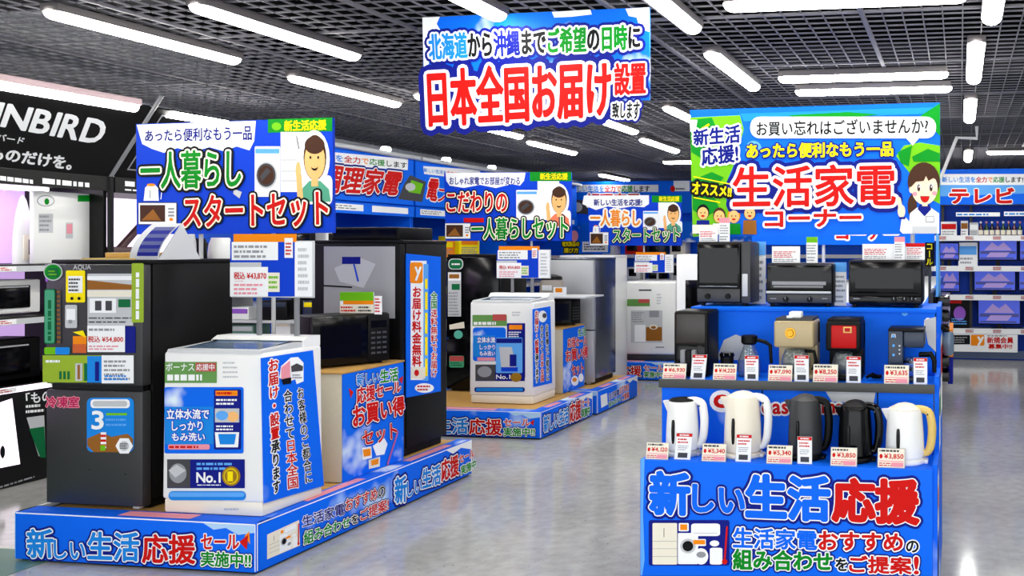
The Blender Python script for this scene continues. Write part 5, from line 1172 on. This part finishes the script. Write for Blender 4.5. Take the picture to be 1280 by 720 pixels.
# ================================================================ blue headed wall units beyond, along the left wall
def wall_unit(y0, y1, label, art, seed):
    root = thing('wall_shelf_unit', label, 'shelf unit', (-6.9, (y0+y1)/2, 0), 'blue headed wall units')
    b = MB(); b.box(-7.28, -6.45, y0, y1, 0, .15, DGR); b.build('plinth', root)
    b = MB(); b.box(-7.28, -7.2, y0, y1, .15, 2.15, BLUST); b.build('back_panel', root)
    for z in (.15, .62, 1.08, 1.5):
        b = MB(); b.box(-7.2, -6.47, y0+.01, y1-.01, z, z+.025, SHELFW); b.box(-6.47, -6.46, y0+.01, y1-.01, z-.015, z+.03, LGR)
        p = Panel(b, (-6.46, y0, z-.015), (0, 1, 0), (1, 0, 0), eps=.0015).uv()
        r = random.Random(seed+int(z*10)); t = .1
        while t < y1-y0-.2: p.rect((t, .04, t+.12, .004), WHITE, 1); p.lines((t+.01, .036, t+.11, .01), 2, RED, 2, int(t*50)); t += r.uniform(.16, .4)
        b.build('shelf', root)
    b = MB(); b.box(-6.5, -6.46, y0, y1, 2.16, 2.7, BLUE); b.box(-7.2, -6.5, y0, y1, 2.14, 2.18, BLUE); b.box(-6.47, -6.45, y0, y1, 2.02, 2.14, BLUE)
    p = Panel(b, (-6.45, y0, 2.02), (0, 1, 0), (1, 0, 0), eps=.0015).uv(); w = y1-y0; p.rect((.08, .1, w*.3, .03), WHITE, 1); p.rect((w*.36, .1, w*.62, .03), WHITE, 1); p.lines((w*.37, .09, w*.6, .04), 2, GREYP, 2, seed); p.rect((w*.68, .1, w*.95, .03), WHITE, 1); p.lines((.1, .09, w*.28, .04), 2, GREYP, 2, seed+2)
    art(Panel(b, (-6.46, y0, 2.16), (0, 1, 0), (1, 0, 0), eps=.0015)); o = b.build('header', root)
    b = MB(); b.box(-6.52, -6.36, y0, y1, 2.7, 2.74, LGR, .004); b.build('header_trim', root)
    for f in (.25, .75):
        yy = y0+(y1-y0)*f; b = MB(); b.lathe([(.05, 0), (.06, .02), (.045, .05)], (-6.4, yy, 2.74), mat('spot lamp white', (255, 255, 250), .5, emit=4), 14); b.build('spot_lamp', root)
    for yy in (y0, y1):
        b = MB(); b.box(-7.2, -6.5, yy-.01, yy+.01, .15, 2.16, BLUST); b.build('side_panel', root)
LT = [('新', CYAN), ('しい', LBLUE), ('生活を', CYAN), ('全力', RED), ('で', ORA), ('応援', GREEN), ('します', BLACKP)]
def wu1(q):
    p = q.crop(320, 180)
    p.poly([(100, 15), (760, 75), (758, 130), (700, 128), (100, 80)], WHITE, 1)
    p.text(LT, ((150, 25), (752, 92), (752, 122), (150, 62)), (), .04, k=2)
    p.text(('調理家電', RED), ((335, 98), (738, 140), (700, 255), (310, 240)), [(NAVY, .16), (WHITE, .08)], .05, k=2)
    p.poly([(770, 155), (850, 190), (830, 290), (710, 275), (740, 200)], DGREYP, 1); p.poly([(775, 180), (835, 200), (820, 250), (760, 240)], LGREEN, 2); p.ell(770, 215, 25, 20, LGR, 3)
def wu2(q):
    p = q.crop(320, 180)
    p.poly([(835, 110), (1120, 130), (1120, 160), (1010, 170), (840, 150)], WHITE, 1); p.text(LT, ((838, 120), (1090, 150), (1090, 166), (838, 140)), (), .04, k=2)
    p.text(('電', RED), ((870, 175), (915, 180), (900, 285), (845, 275)), [(WHITE, .1)], .05, k=2); p.text(('フ', RED), ((915, 225), (960, 232), (945, 290), (900, 285)), [(WHITE, .1)], .05, k=2)
wall_unit(7.3, 9.68, 'blue wall unit with the red cooking appliance header, left wall', wu1, 1)
wall_unit(9.72, 11.9, 'blue wall unit just beyond the cooking appliance header, left wall', wu2, 5)
wall_unit(11.94, 14.2, 'last blue wall unit in the far left corner', lambda q: None, 9)
# goods on those units seen between the signs
def goods(name, cat, label, x, y, z, w, d, h, m, m2=None, kind='box'):
    root = thing(name, label, cat, (x, y, z), None)
    b = MB()
    if kind == 'oven':
        b.box(x-d, x, y-w/2, y+w/2, z, z+h, m, .012); b.build('case', root); b = MB(); b.box(x-.002, x+.01, y-w/2+.03, y+w/2-.1, z+.05, z+h-.04, m2 or GBLK, .005); b.build('door', root)
    elif kind == 'cooker':
        b.lathe([(w*.42, 0), (w*.5, h*.15), (w*.5, h*.65), (w*.4, h*.9), (w*.15, h)], (x-d/2, y, z), m, 24); b.build('body', root); b = MB(); b.box(x-d/2+w*.38, x-d/2+w*.5, y-.06, y+.06, z+h*.25, z+h*.55, m2 or DGR, .005); b.build('control_panel', root)
    elif kind == 'pack':
        b.box(x-d, x, y-w/2, y+w/2, z, z+h, m, .004); p = Panel(b, (x, y-w/2, z), (0, 1, 0), (1, 0, 0), eps=.0015).uv(); p.rect((w*.1, h*.9, w*.9, h*.6), m2 or WHITE, 1); p.lines((w*.1, h*.5, w*.9, h*.1), 4, GREYP, 1, int(abs(y)*10)); b.build('carton', root)
    return root
zz = 1.527
for a in (('oven', 'oven', 'black oven under the cooking appliance header, nearest of its shelf', -6.6, 8.0, zz, .5, .35, .3, BPLA, GBLK, 'oven'),
          ('oven', 'oven', 'white oven under the cooking appliance header', -6.6, 8.65, zz, .5, .35, .32, WPLA, GBLK, 'oven'),
          ('oven', 'oven', 'silver oven at the far end under the cooking appliance header', -6.6, 9.3, zz, .48, .35, .3, LGR, GBLK, 'oven'),
          ('oven', 'oven', 'grey framed oven left of the orange cartons on the wall unit', -6.6, 10.0, zz, .34, .3, .3, LGR, TGLASS, 'oven'),
          ('carton', 'carton', 'orange carton on the wall unit left of the single living set sign', -6.58, 10.5, zz, .5, .3, .22, ORA, YEL, 'pack'),
          ('carton', 'carton', 'yellow carton next to the orange one on the wall unit', -6.58, 11.1, zz, .5, .3, .28, YEL, ORA, 'pack'),
          ('rice_cooker', 'rice cooker', 'black rice cooker on the lower shelf of the cooking appliance unit', -6.6, 8.3, 1.107, .3, .3, .24, BPLA, LGR, 'cooker'),
          ('rice_cooker', 'rice cooker', 'white rice cooker on the lower shelf of the cooking appliance unit', -6.6, 8.9, 1.107, .3, .3, .24, WPLA, DGR, 'cooker')):
    goods(*a)
# ================================================================ back wall run with banner
root = thing('wall_shelf_unit', 'long blue bannered shelf unit across the far back wall', 'shelf unit', (-4, 14.8, 0), 'blue headed wall units')
x0, x1 = -7.2, -.9; yB = 14.5
b = MB(); b.box(x0, x1, yB+.5, yB+.56, 0, 2.3, BLUST); b.build('back_panel', root)
for z in (.12, .62, 1.08, 1.5):
    b = MB(); b.box(x0, x1, yB, yB+.5, z, z+.03, SHELFW); b.box(x0, x1, yB-.01, yB, z-.02, z+.04, LGR); b.build('shelf', root)
b = MB(); b.box(x0, x1, yB-.02, yB+.02, 2.25, 2.8, BLUE); b.box(x0, x1, yB-.03, yB-.02, 1.75, 2.1, SKY); p = Panel(b, (x0, yB-.02, 2.25), (1, 0, 0), (0, -1, 0), eps=.002)
p.rect((700, 231, 823, 240), WHITE, 1); p.text(LT, (714, 232, 812, 240), (), .04, k=2); p.rect((842, 226, 862, 239), WHITE, 1); p.ell(841, 236, 3, 4, RED, 2); p.lines((845, 234, 860, 238), 1, DGREYP, 2, 3)
p.poly([(712, 250), (735, 250), (735, 268), (714, 266)], DGREYP, 1); p.ell(722, 259, 6, 6, LGR, 2); p.text(('調理家電', RED), (734, 242, 800, 258), [(WHITE, .14)], .05)
b.build('header', root)
r = random.Random(4); k = 0
NM = ['white', 'black', 'silver', 'red', 'navy', 'cream']; MM = [WPLA, BPLA, LGR, REDPL, NAVYPL, CPLA]
for i, (px, zq) in enumerate(((700, 1.53), (725, 1.53), (760, 1.53), (792, 1.53), (819, 1.53), (847, 1.53), (792, 1.11), (819, 1.11), (847, 1.11))):
    t = ay(px, 300, 14.6); m = MM[i % 6]; w = r.uniform(.22, .34); h = r.uniform(.2, .3)
    root = thing('boxed_appliance', '%s appliance on the %s far back shelf, %s' % (NM[i % 6], 'upper' if zq > 1.2 else 'lower', ['behind the silver fridge', 'under the farthest sign left end', 'under the farthest sign', 'under the farthest sign right end', 'right of the farthest sign', 'by the end display', 'over the farthest machine', 'over the farthest machine right half', 'next to the air fryer'][i]), 'appliance', (t[0], 14.7, zq), 'appliances on the far back shelves')
    b = MB(); b.box(t[0]-w/2, t[0]+w/2, 14.6, 14.9, zq, zq+h, m, .02); b.build('case', root); b = MB(); b.box(t[0]-w*.36, t[0]+w*.2, 14.592, 14.602, zq+h*.25, zq+h*.85, GBLK if m is not BPLA else DGR, .004); b.build('front_window', root)
# yellow advice board hung in the distance
b = MB(); x0, x1, zb, zt = FR(702, 762, 302, 317, 13.6); b.box(x0, x1, 13.6, 13.62, zb, zt, BLUE); p = Panel(b, (x0, 13.6, zb), (1, 0, 0), (0, -1, 0), eps=.002)
p.text(('電気製品の', YEL), (703, 302, 724, 308), [(BLACKP, .3)], .06); p.text(('選び方', YEL), (705, 310, 723, 316), [(BLACKP, .3)], .06); p.rect((728, 302, 760, 315), WHITE, 1); p.lines((730, 304, 758, 313), 3, DGREYP, 2, 4); p.ell(718, 295, 5, 7, PINK, 2)
tag(b.build('advice_board', loc=((x0+x1)/2, 13.6, zb)), 'small blue board with yellow lettering far behind the silver fridge', 'sign')

# ================================================================ small appliances behind the middle washer and between units
def cyl_app(name, label, cat, px0, px1, pyt, pyb, y, m, m2, z0=None):
    x0, x1, zb, zt = FR(px0, px1, pyt, pyb, y); z0 = zb if z0 is None else z0
    root = thing(name, label, cat, ((x0+x1)/2, y, z0)); r = (x1-x0)/2; h = zt-z0
    b = MB(); b.lathe([(r*.85, 0), (r, h*.1), (r*.98, h*.6), (r*.85, h*.75)], ((x0+x1)/2, y, z0), m, 24); b.build('body', root)
    b = MB(); b.lathe([(r*.88, 0), (r*.8, h*.15), (r*.3, h*.25)], ((x0+x1)/2, y, z0+h*.75), m2, 24); b.build('lid', root)
    b = MB(); b.box((x0+x1)/2-r*.4, (x0+x1)/2+r*.4, y-r-.006, y-r+.02, z0+h*.25, z0+h*.5, LGR, .004); b.build('control_panel', root)
# shelf board carrying them
root = thing('side_shelf', 'small grey shelf on top of the narrow pedestal microwave', 'shelf', (-4.1, 8.3, 1.16))
x0, x1, zb, zt = FR(690, 734, 373, 377, 8.1)
b = MB(); b.box(-4.3, x1, 8.06, 8.5, 1.162, 1.178, LGR); b.build('board', root); b = MB(); b.box(x0+.03, x0+.16, 8.07, 8.075, 1.178, 1.27, WHITE); p = Panel(b, (x0, 8.07, 1.17), (1, 0, 0), (0, -1, 0)).uv(); p.rect((.05, .09, .12, .05), ORA, 1); o = b.build('card', root)
cyl_app('rice_cooker', 'round grey rice cooker on the small shelf behind the middle washing machine', 'rice cooker', 676, 704, 343, 372, 8.3, mat('warm grey plastic', (140, 132, 126), .4), BPLA, 1.178)
# things on the first platform behind the nearest washer, under the price board: low grey rack with boxes
root = thing('goods_rack', 'low grey rack of small goods seen under the nearest price board', 'rack', (-4.6, 6.3, 0))
x0, x1, zb, zt = FR(284, 398, 300, 440, 6.3); x0 -= .05
for z in (.3, .75, 1.05, 1.33):
    b = MB(); b.box(x0, x1+.1, 6.3, 6.6, z, z+.02, LGR); b.build('shelf', root)
for x in (x0, x1+.1):
    b = MB(); b.box(x-.015, x+.015, 6.3, 6.6, 0, 1.36, MGR); b.build('side_frame', root)
for (px0, px1, pyt, z, m, m2, lb, cat) in ((288, 312, 384, 1.07, WPLA, PURP, 'white cup shaped item with violet patch under the nearest price board', 'item'), (291, 318, 406, .77, mat('sea green plastic', (90, 130, 115), .4), LGR, 'sea green dish at the left of the low goods rack', 'dish'), (327, 360, 376, 1.07, BPLA, NAVYPL, 'black item in the middle of the low goods rack', 'item'), (341, 364, 400, .77, WPLA, CPLA, 'small cream box on the low goods rack', 'box'), (380, 398, 376, 1.07, NAVYPL, YEL, 'navy carton with yellow top at the right of the goods rack', 'carton')):
    x0, x1, zb, zt = FR(px0, px1, pyt, pyt+20, 6.35); root = thing('boxed_goods', lb, cat, ((x0+x1)/2, 6.4, z+.001), 'goods on the low rack'); zt = max(zt, z+.08)
    b = MB(); b.box(x0, x1, 6.34, 6.52, z+.001, zt, m, .008); b.build('case', root); b = MB(); b.box(x0+.01, x1-.01, 6.335, 6.342, zt-.05, zt-.012, m2, .002); b.build('label_panel', root)
# pots standing on the second black unit, seen over the dark grey fridge
for px0, px1, pyt, m, lb in ((228, 243, 290, LGR, 'pale grey jug behind the dark grey fridge, beside the leaflet stand'), (246, 257, 298, BPLA, 'small black bottle behind the dark grey fridge'), (264, 287, 297, WPLA, 'white pot with black handle behind the dark grey fridge')):
    a = ax(px0, pyt, -6.62); c = ax(px1, pyt, -6.62); r = (c[1]-a[1])/2; yc = (a[1]+c[1])/2; zt = a[2]; root = thing('jug', lb, 'jug', (-6.62, yc, 1.536), 'jugs behind the dark grey fridge'); h = zt-1.536
    b = MB(); b.lathe([(r*.9, 0), (r, h*.12), (r*.9, h*.7), (r*.7, h)], (-6.62, yc, 1.536), m, 20); b.build('body', root); b = MB(); b.tube([(-6.62, yc+r*.7, zt-h*.1), (-6.62, yc+r*1.3, zt-h*.25), (-6.62, yc+r*.9, zt-h*.6)], .01, BPLA, 8); b.build('handle', root)
# white appliance with dark window beside the end display
x0, x1, zb, zt = FR(845, 872, 318, 470, 8.6)
root = thing('white_cabinet_appliance', 'white upright appliance with black window just left of the end display', 'appliance', ((x0+x1)/2, 8.8, 0))
b = MB(); b.box(x0, x1+.25, 8.6, 9.1, 0, zt, WPLA, .02, 3); b.build('cabinet', root)
a0, a1, c0, c1 = FR(857, 872, 350, 390, 8.6); b = MB(); b.box(a0, a1+.15, 8.59, 8.605, c0, c1, GBLK, .004); b.build('door_window', root)

# ================================================================ television wall on the right
YT2 = 13.2
root = thing('television_shelf', 'blue and white television shelf wall with its banner, far right', 'shelf unit', (1.2, 13.4, 0))
x0, x1 = -.42, 3.2
b = MB(); b.box(x0, x1, YT2+.45, YT2+.5, 0, 2.3, BLUD); b.build('back_panel', root)
zs = [ay(1230, p_, YT2)[2] for p_ in (296, 334, 370, 412)]
for z in zs:
    b = MB(); b.box(x0, x1, YT2-.05, YT2+.45, z-.03, z, SHELFW); b.box(x0, x1, YT2-.06, YT2-.05, z-.06, z+.02, WHITE); p = Panel(b, (x0, YT2-.06, z-.06), (1, 0, 0), (0, -1, 0), eps=.002).uv()
    for i in range(9): p.rect((.1+i*.4, .07, .22+i*.4, .015), LGR, 1); p.lines((.1+i*.4, .065, .22+i*.4, .02), 2, RED, 2, i)
    b.build('shelf', root)
b = MB(); b.box(x0, x1, YT2, YT2+.45, 0, .08, BLUD); b.box(x0, x1, YT2-.05, YT2, .02, .14, mat('slate plinth', (40, 62, 100), .4)); b.build('plinth', root)
za = ay(1230, 256, YT2)[2]; zc = ay(1230, 212, YT2)[2]
b = MB(); b.box(x0, x1, YT2-.1, YT2-.06, za, zc, BLUE); p = Panel(b, (x0, YT2-.1, za), (1, 0, 0), (0, -1, 0), eps=.002).crop(960, 180)
p.rect((862, 150, 1500, 205), WHITE, 1); p.text(LT+[('!', BLACKP)], (870, 164, 1275, 192), (), .04, k=2)
p.poly([(862, 205), (1500, 205), (1500, 240), (862, 262)], LBLUE, 1); p.text(('テレビ', RED), (910, 222, 1228, 296), [(WHITE, .14)], .09, k=2)
p.rect((940, 342, 1160, 362), WHITE, 1); p.rect((1180, 338, 1400, 360), WHITE, 1); p.lines((945, 345, 1155, 360), 1, CYAN, 2, 3); p.lines((1185, 342, 1395, 357), 1, CYAN, 2, 7)
b.build('header', root)
for px in (1178, 1214, 1290):
    t = ay(px, 300, YT2+.1); b = MB(); b.box(t[0]-.02, t[0]+.02, YT2+.35, YT2+.45, 0, 2.3, DGR); b.build('upright', root)
b = MB(); a0, a1, c0, c1 = FR(1188, 1272, 418, 440, YT2-.08); b.box(a0, a1, YT2-.08, YT2-.07, c0, c1, WHITE); p = Panel(b, (a0, YT2-.08, c0), (1, 0, 0), (0, -1, 0), eps=.002).crop(960, 360)
p.rect((918, 235, 1010, 282), BLACKP, 1); p.lines((925, 242, 1004, 276), 3, GREYP, 2, 5); p.rrect((1014, 234, 1082, 288), 6, ORA, 1); p.text(('y', WHITE), (1048, 245, 1078, 285), (), .1, k=2); p.text(('新規会員', RED), (1096, 246, 1226, 276), (), .06, k=1); p.text(('募集中!!', RED), (1102, 280, 1220, 304), (), .06, k=1); p.lines((1096, 236, 1226, 243), 1, BLACKP, 1, 3)
o = b.build('poster', root); o['label'] = 'white membership poster with red lettering at the foot of the shelf'
def tv(px0, px1, pyt, pyb, label, y=YT2+.08):
    x0, x1, z0, z1 = FR(px0, px1, pyt, pyb, y); zb = max(z for z in zs if z < (z0+z1)/2) if any(z < (z0+z1)/2 for z in zs) else .08
    root = thing('television', label, 'television', ((x0+x1)/2, y, zb+.001), 'televisions'); w = x1-x0
    z0 = max(z0, zb+.04); b = MB(); b.box(x0, x1, y, y+.05, z0, z1, BPLA, .006); b.build('frame', root)
    b = MB(); h = z1-z0; b.box(x0+.015, x1-.015, y-.002, y+.001, z0+.02, z1-.015, SCRB); p = Panel(b, (x0, y-.002, z0), (1, 0, 0), (0, -1, 0), eps=.0015).uv()
    p.poly([(w*.15, h*.45), (w*.35, h*.8), (w*.5, h*.62), (w*.65, h*.8), (w*.86, h*.45)], SCRP, 1); p.rect((w*.05, h*.42, w*.95, h*.3), SCRD, 1); p.poly([(w*.3, h*.36), (w*.8, h*.36), (w*.7, h*.16), (w*.2, h*.16)], SCRP, 2); p.rect((w*.05, h*.14, w*.9, h*.08), SCRD, 2)
    b.build('screen', root)
    b = MB(); b.box((x0+x1)/2-w*.18, (x0+x1)/2+w*.18, y-.04, y+.1, zb+.001, zb+.014, BPLA, .004); b.box((x0+x1)/2-.03, (x0+x1)/2+.03, y+.02, y+.04, zb+.01, z0+.02, BPLA); b.build('stand', root)
for a in ((1174, 1199, 303, 326, 'television at the left end of the upper row on the television wall'), (1223, 1272, 297, 326, 'television in the middle of the upper row, under the bottles'), (1174, 1200, 335, 365, 'television at the left end of the middle row on the television wall'), (1217, 1270, 336, 364, 'television in the middle of the second row on the television wall'), (1222, 1276, 373, 406, 'television in the bottom row above the membership poster'), (1274, 1320, 298, 326, 'television cut by the right edge in the upper row'), (1273, 1320, 337, 364, 'television cut by the right edge in the middle row'), (1280, 1320, 374, 406, 'television cut by the right edge in the bottom row')):
    tv(*a)
b = MB(); a0, a1, c0, c1 = FR(1187, 1212, 372, 408, YT2+.05); b.box(a0, a1, YT2+.05, YT2+.2, zs[3]+.001, c1, BLACKP); p = Panel(b, (a0, YT2+.05, c0), (1, 0, 0), (0, -1, 0), eps=.002).uv(); w = a1-a0; h = c1-c0; p.rect((0, h, w*.6, h*.8), RED, 1); p.ell(w*.5, h*.45, w*.3, h*.25, PURP, 1); p.lines((w*.1, h*.3, w*.9, h*.05), 3, LBLUE, 2, 4)
tag(b.build('media_player_box', loc=((a0+a1)/2, YT2+.1, zs[3]+.001)), 'dark boxed product with red corner, bottom row left of the television', 'box')
BC = [mat('wine bottle glass', (70, 20, 40), .2), mat('green bottle glass', (20, 60, 30), .2), mat('black bottle glass', (16, 14, 18), .2)]
for i in range(8):
    px = 1226+i*7; t = ay(px, 290, YT2+.1); root = thing('bottle', 'dark bottle on the top shelf of the television wall, %s' % ['first from the left', 'second from the left', 'third from the left', 'fourth from the left', 'fifth from the left', 'sixth from the left', 'seventh from the left', 'last before the right edge'][i], 'bottle', (t[0], YT2+.1, zs[0]+.001), 'bottles over the televisions')
    b = MB(); b.lathe([(.032, 0), (.036, .01), (.036, .13), (.014, .17), (.013, .2)], (t[0], YT2+.1, zs[0]+.001), BC[i % 3], 16); bg = b.build('glass', root)
    b = MB(); b.lathe([(.0365, .03), (.0365, .1)], (t[0], YT2+.1, zs[0]+.001), CREAMP, 16); b.build('paper_label', root, under=bg); b = MB(); b.lathe([(.016, .2), (.016, .23)], (t[0], YT2+.1, zs[0]+.001), PINK if i % 2 else WHITE, 12); b.build('cap', root)
for a in ((1176, 1196, 277, 294, RED, 'red lettered carton on the top shelf left of the bottles', 'carton'), (1201, 1210, 276, 294, BROWNP, 'small brown faced carton on the top shelf', 'carton'), (1212, 1223, 278, 294, WHITE, 'white carton beside the bottles on the top shelf', 'carton'), (1198, 1222, 303, 331, LBLUE, 'pale blue carton between the upper row televisions', 'carton')):
    x0, x1, c0, c1 = FR(a[0], a[1], a[2], a[3], YT2+.1); zb = zs[0] if a[3] < 300 else zs[1]; b = MB(); b.box(x0, x1, YT2+.1, YT2+.3, zb+.001, c1, WHITE if a[4] is not WHITE else LGR, .004); p = Panel(b, (x0, YT2+.1, zb), (1, 0, 0), (0, -1, 0), eps=.002).uv(); w = x1-x0; h = c1-zb; p.rect((w*.05, h*.85, w*.95, h*.5), a[4], 1); p.lines((w*.1, h*.42, w*.9, h*.1), 2, GREYP, 1, a[0])
    tag(b.build('carton', loc=((x0+x1)/2, YT2+.2, zb+.001)), a[5], a[6])

# ================================================================ goods on the right flank of the long fixture
root = thing('hook_rack', 'row of dark hanging packs on the right flank of the long fixture', 'rack', (-.14, 7.0, .9))
for i in range(6):
    z = 1.32-i*.085; b = MB(); b.box(-.15, -.06, 5.0, 5.5, z, z+.055, GBLK, .006, rot=0); b.build('pack', root)
b = MB(); b.box(-.17, -.15, 4.95, 5.55, .2, 1.4, DGR); b.build('backing', root)
x0 = -.1
root = thing('jug', 'small grey handled jug hooked at the right end of the middle step', 'jug', (-.06, 4.5, 1.1))
b = MB(); b.lathe([(.02, 0), (.03, .02), (.03, .1), (.024, .12)], (-.06, 4.55, 1.1), mat('smoky jug', (90, 110, 130), .2), 16); b.build('body', root); b = MB(); b.tube([(-.06, 4.55, 1.22), (-.1, 4.53, 1.25), (-.11, 4.5, 1.24)], .012, BPLA, 8); b.build('handle', root)
root = thing('hanging_tool', 'orange and blue handled duster hanging by the aisle on the right flank', 'duster', (-.05, 5.2, .9))
c = ax(1182, 440, -.05)
b = MB(); b.prism([(5.1, 1.18), (5.35, 1.2), (5.3, 1.02), (5.14, 1.02)], lambda a, d, t: (-.07+t, a, d), 0, .03, ORA); b.build('head', root); b = MB(); b.box(-.07, -.04, 5.15, 5.3, .86, 1.02, NAVY, .006); b.build('grip', root)
# tall yellow and black vertical sign and pale curved banner behind the right oven
b = MB(); a0, a1, c0, c1 = FR(1156, 1168, 303, 333, 5.1); b.box(a0, a1, 5.1, 5.115, c0, c1, BLACKP); p = Panel(b, (a0, 5.1, c0), (1, 0, 0), (0, -1, 0)); p.text(('コール', YEL), (1158, 305, 1166, 331), (), .05, True)
b.box((a0+a1)/2-.008, (a0+a1)/2+.008, 5.115, 5.13, 1.305, c1, DGR)
tag(b.build('small_vertical_sign', loc=((a0+a1)/2, 5.1, 1.305)), 'small black vertical sign with yellow letters behind the right oven', 'sign')
b = MB(); P = [ax(1176, 300, -.14), ax(1172, 330, -.14), ax(1175, 384, -.14)]
b.prism([(5.0, 1.32), (5.7, 1.32), (5.6, 1.5), (5.25, 1.72), (5.05, 1.74)], lambda a, d, t: (-.135+t, a, d), 0, .012, LBLUE)
tag(b.build('side_banner', loc=(-.13, 5.3, 1.32)), 'pale blue curved side banner at the right end behind the ovens', 'banner')
bpy.context.view_layer.update()
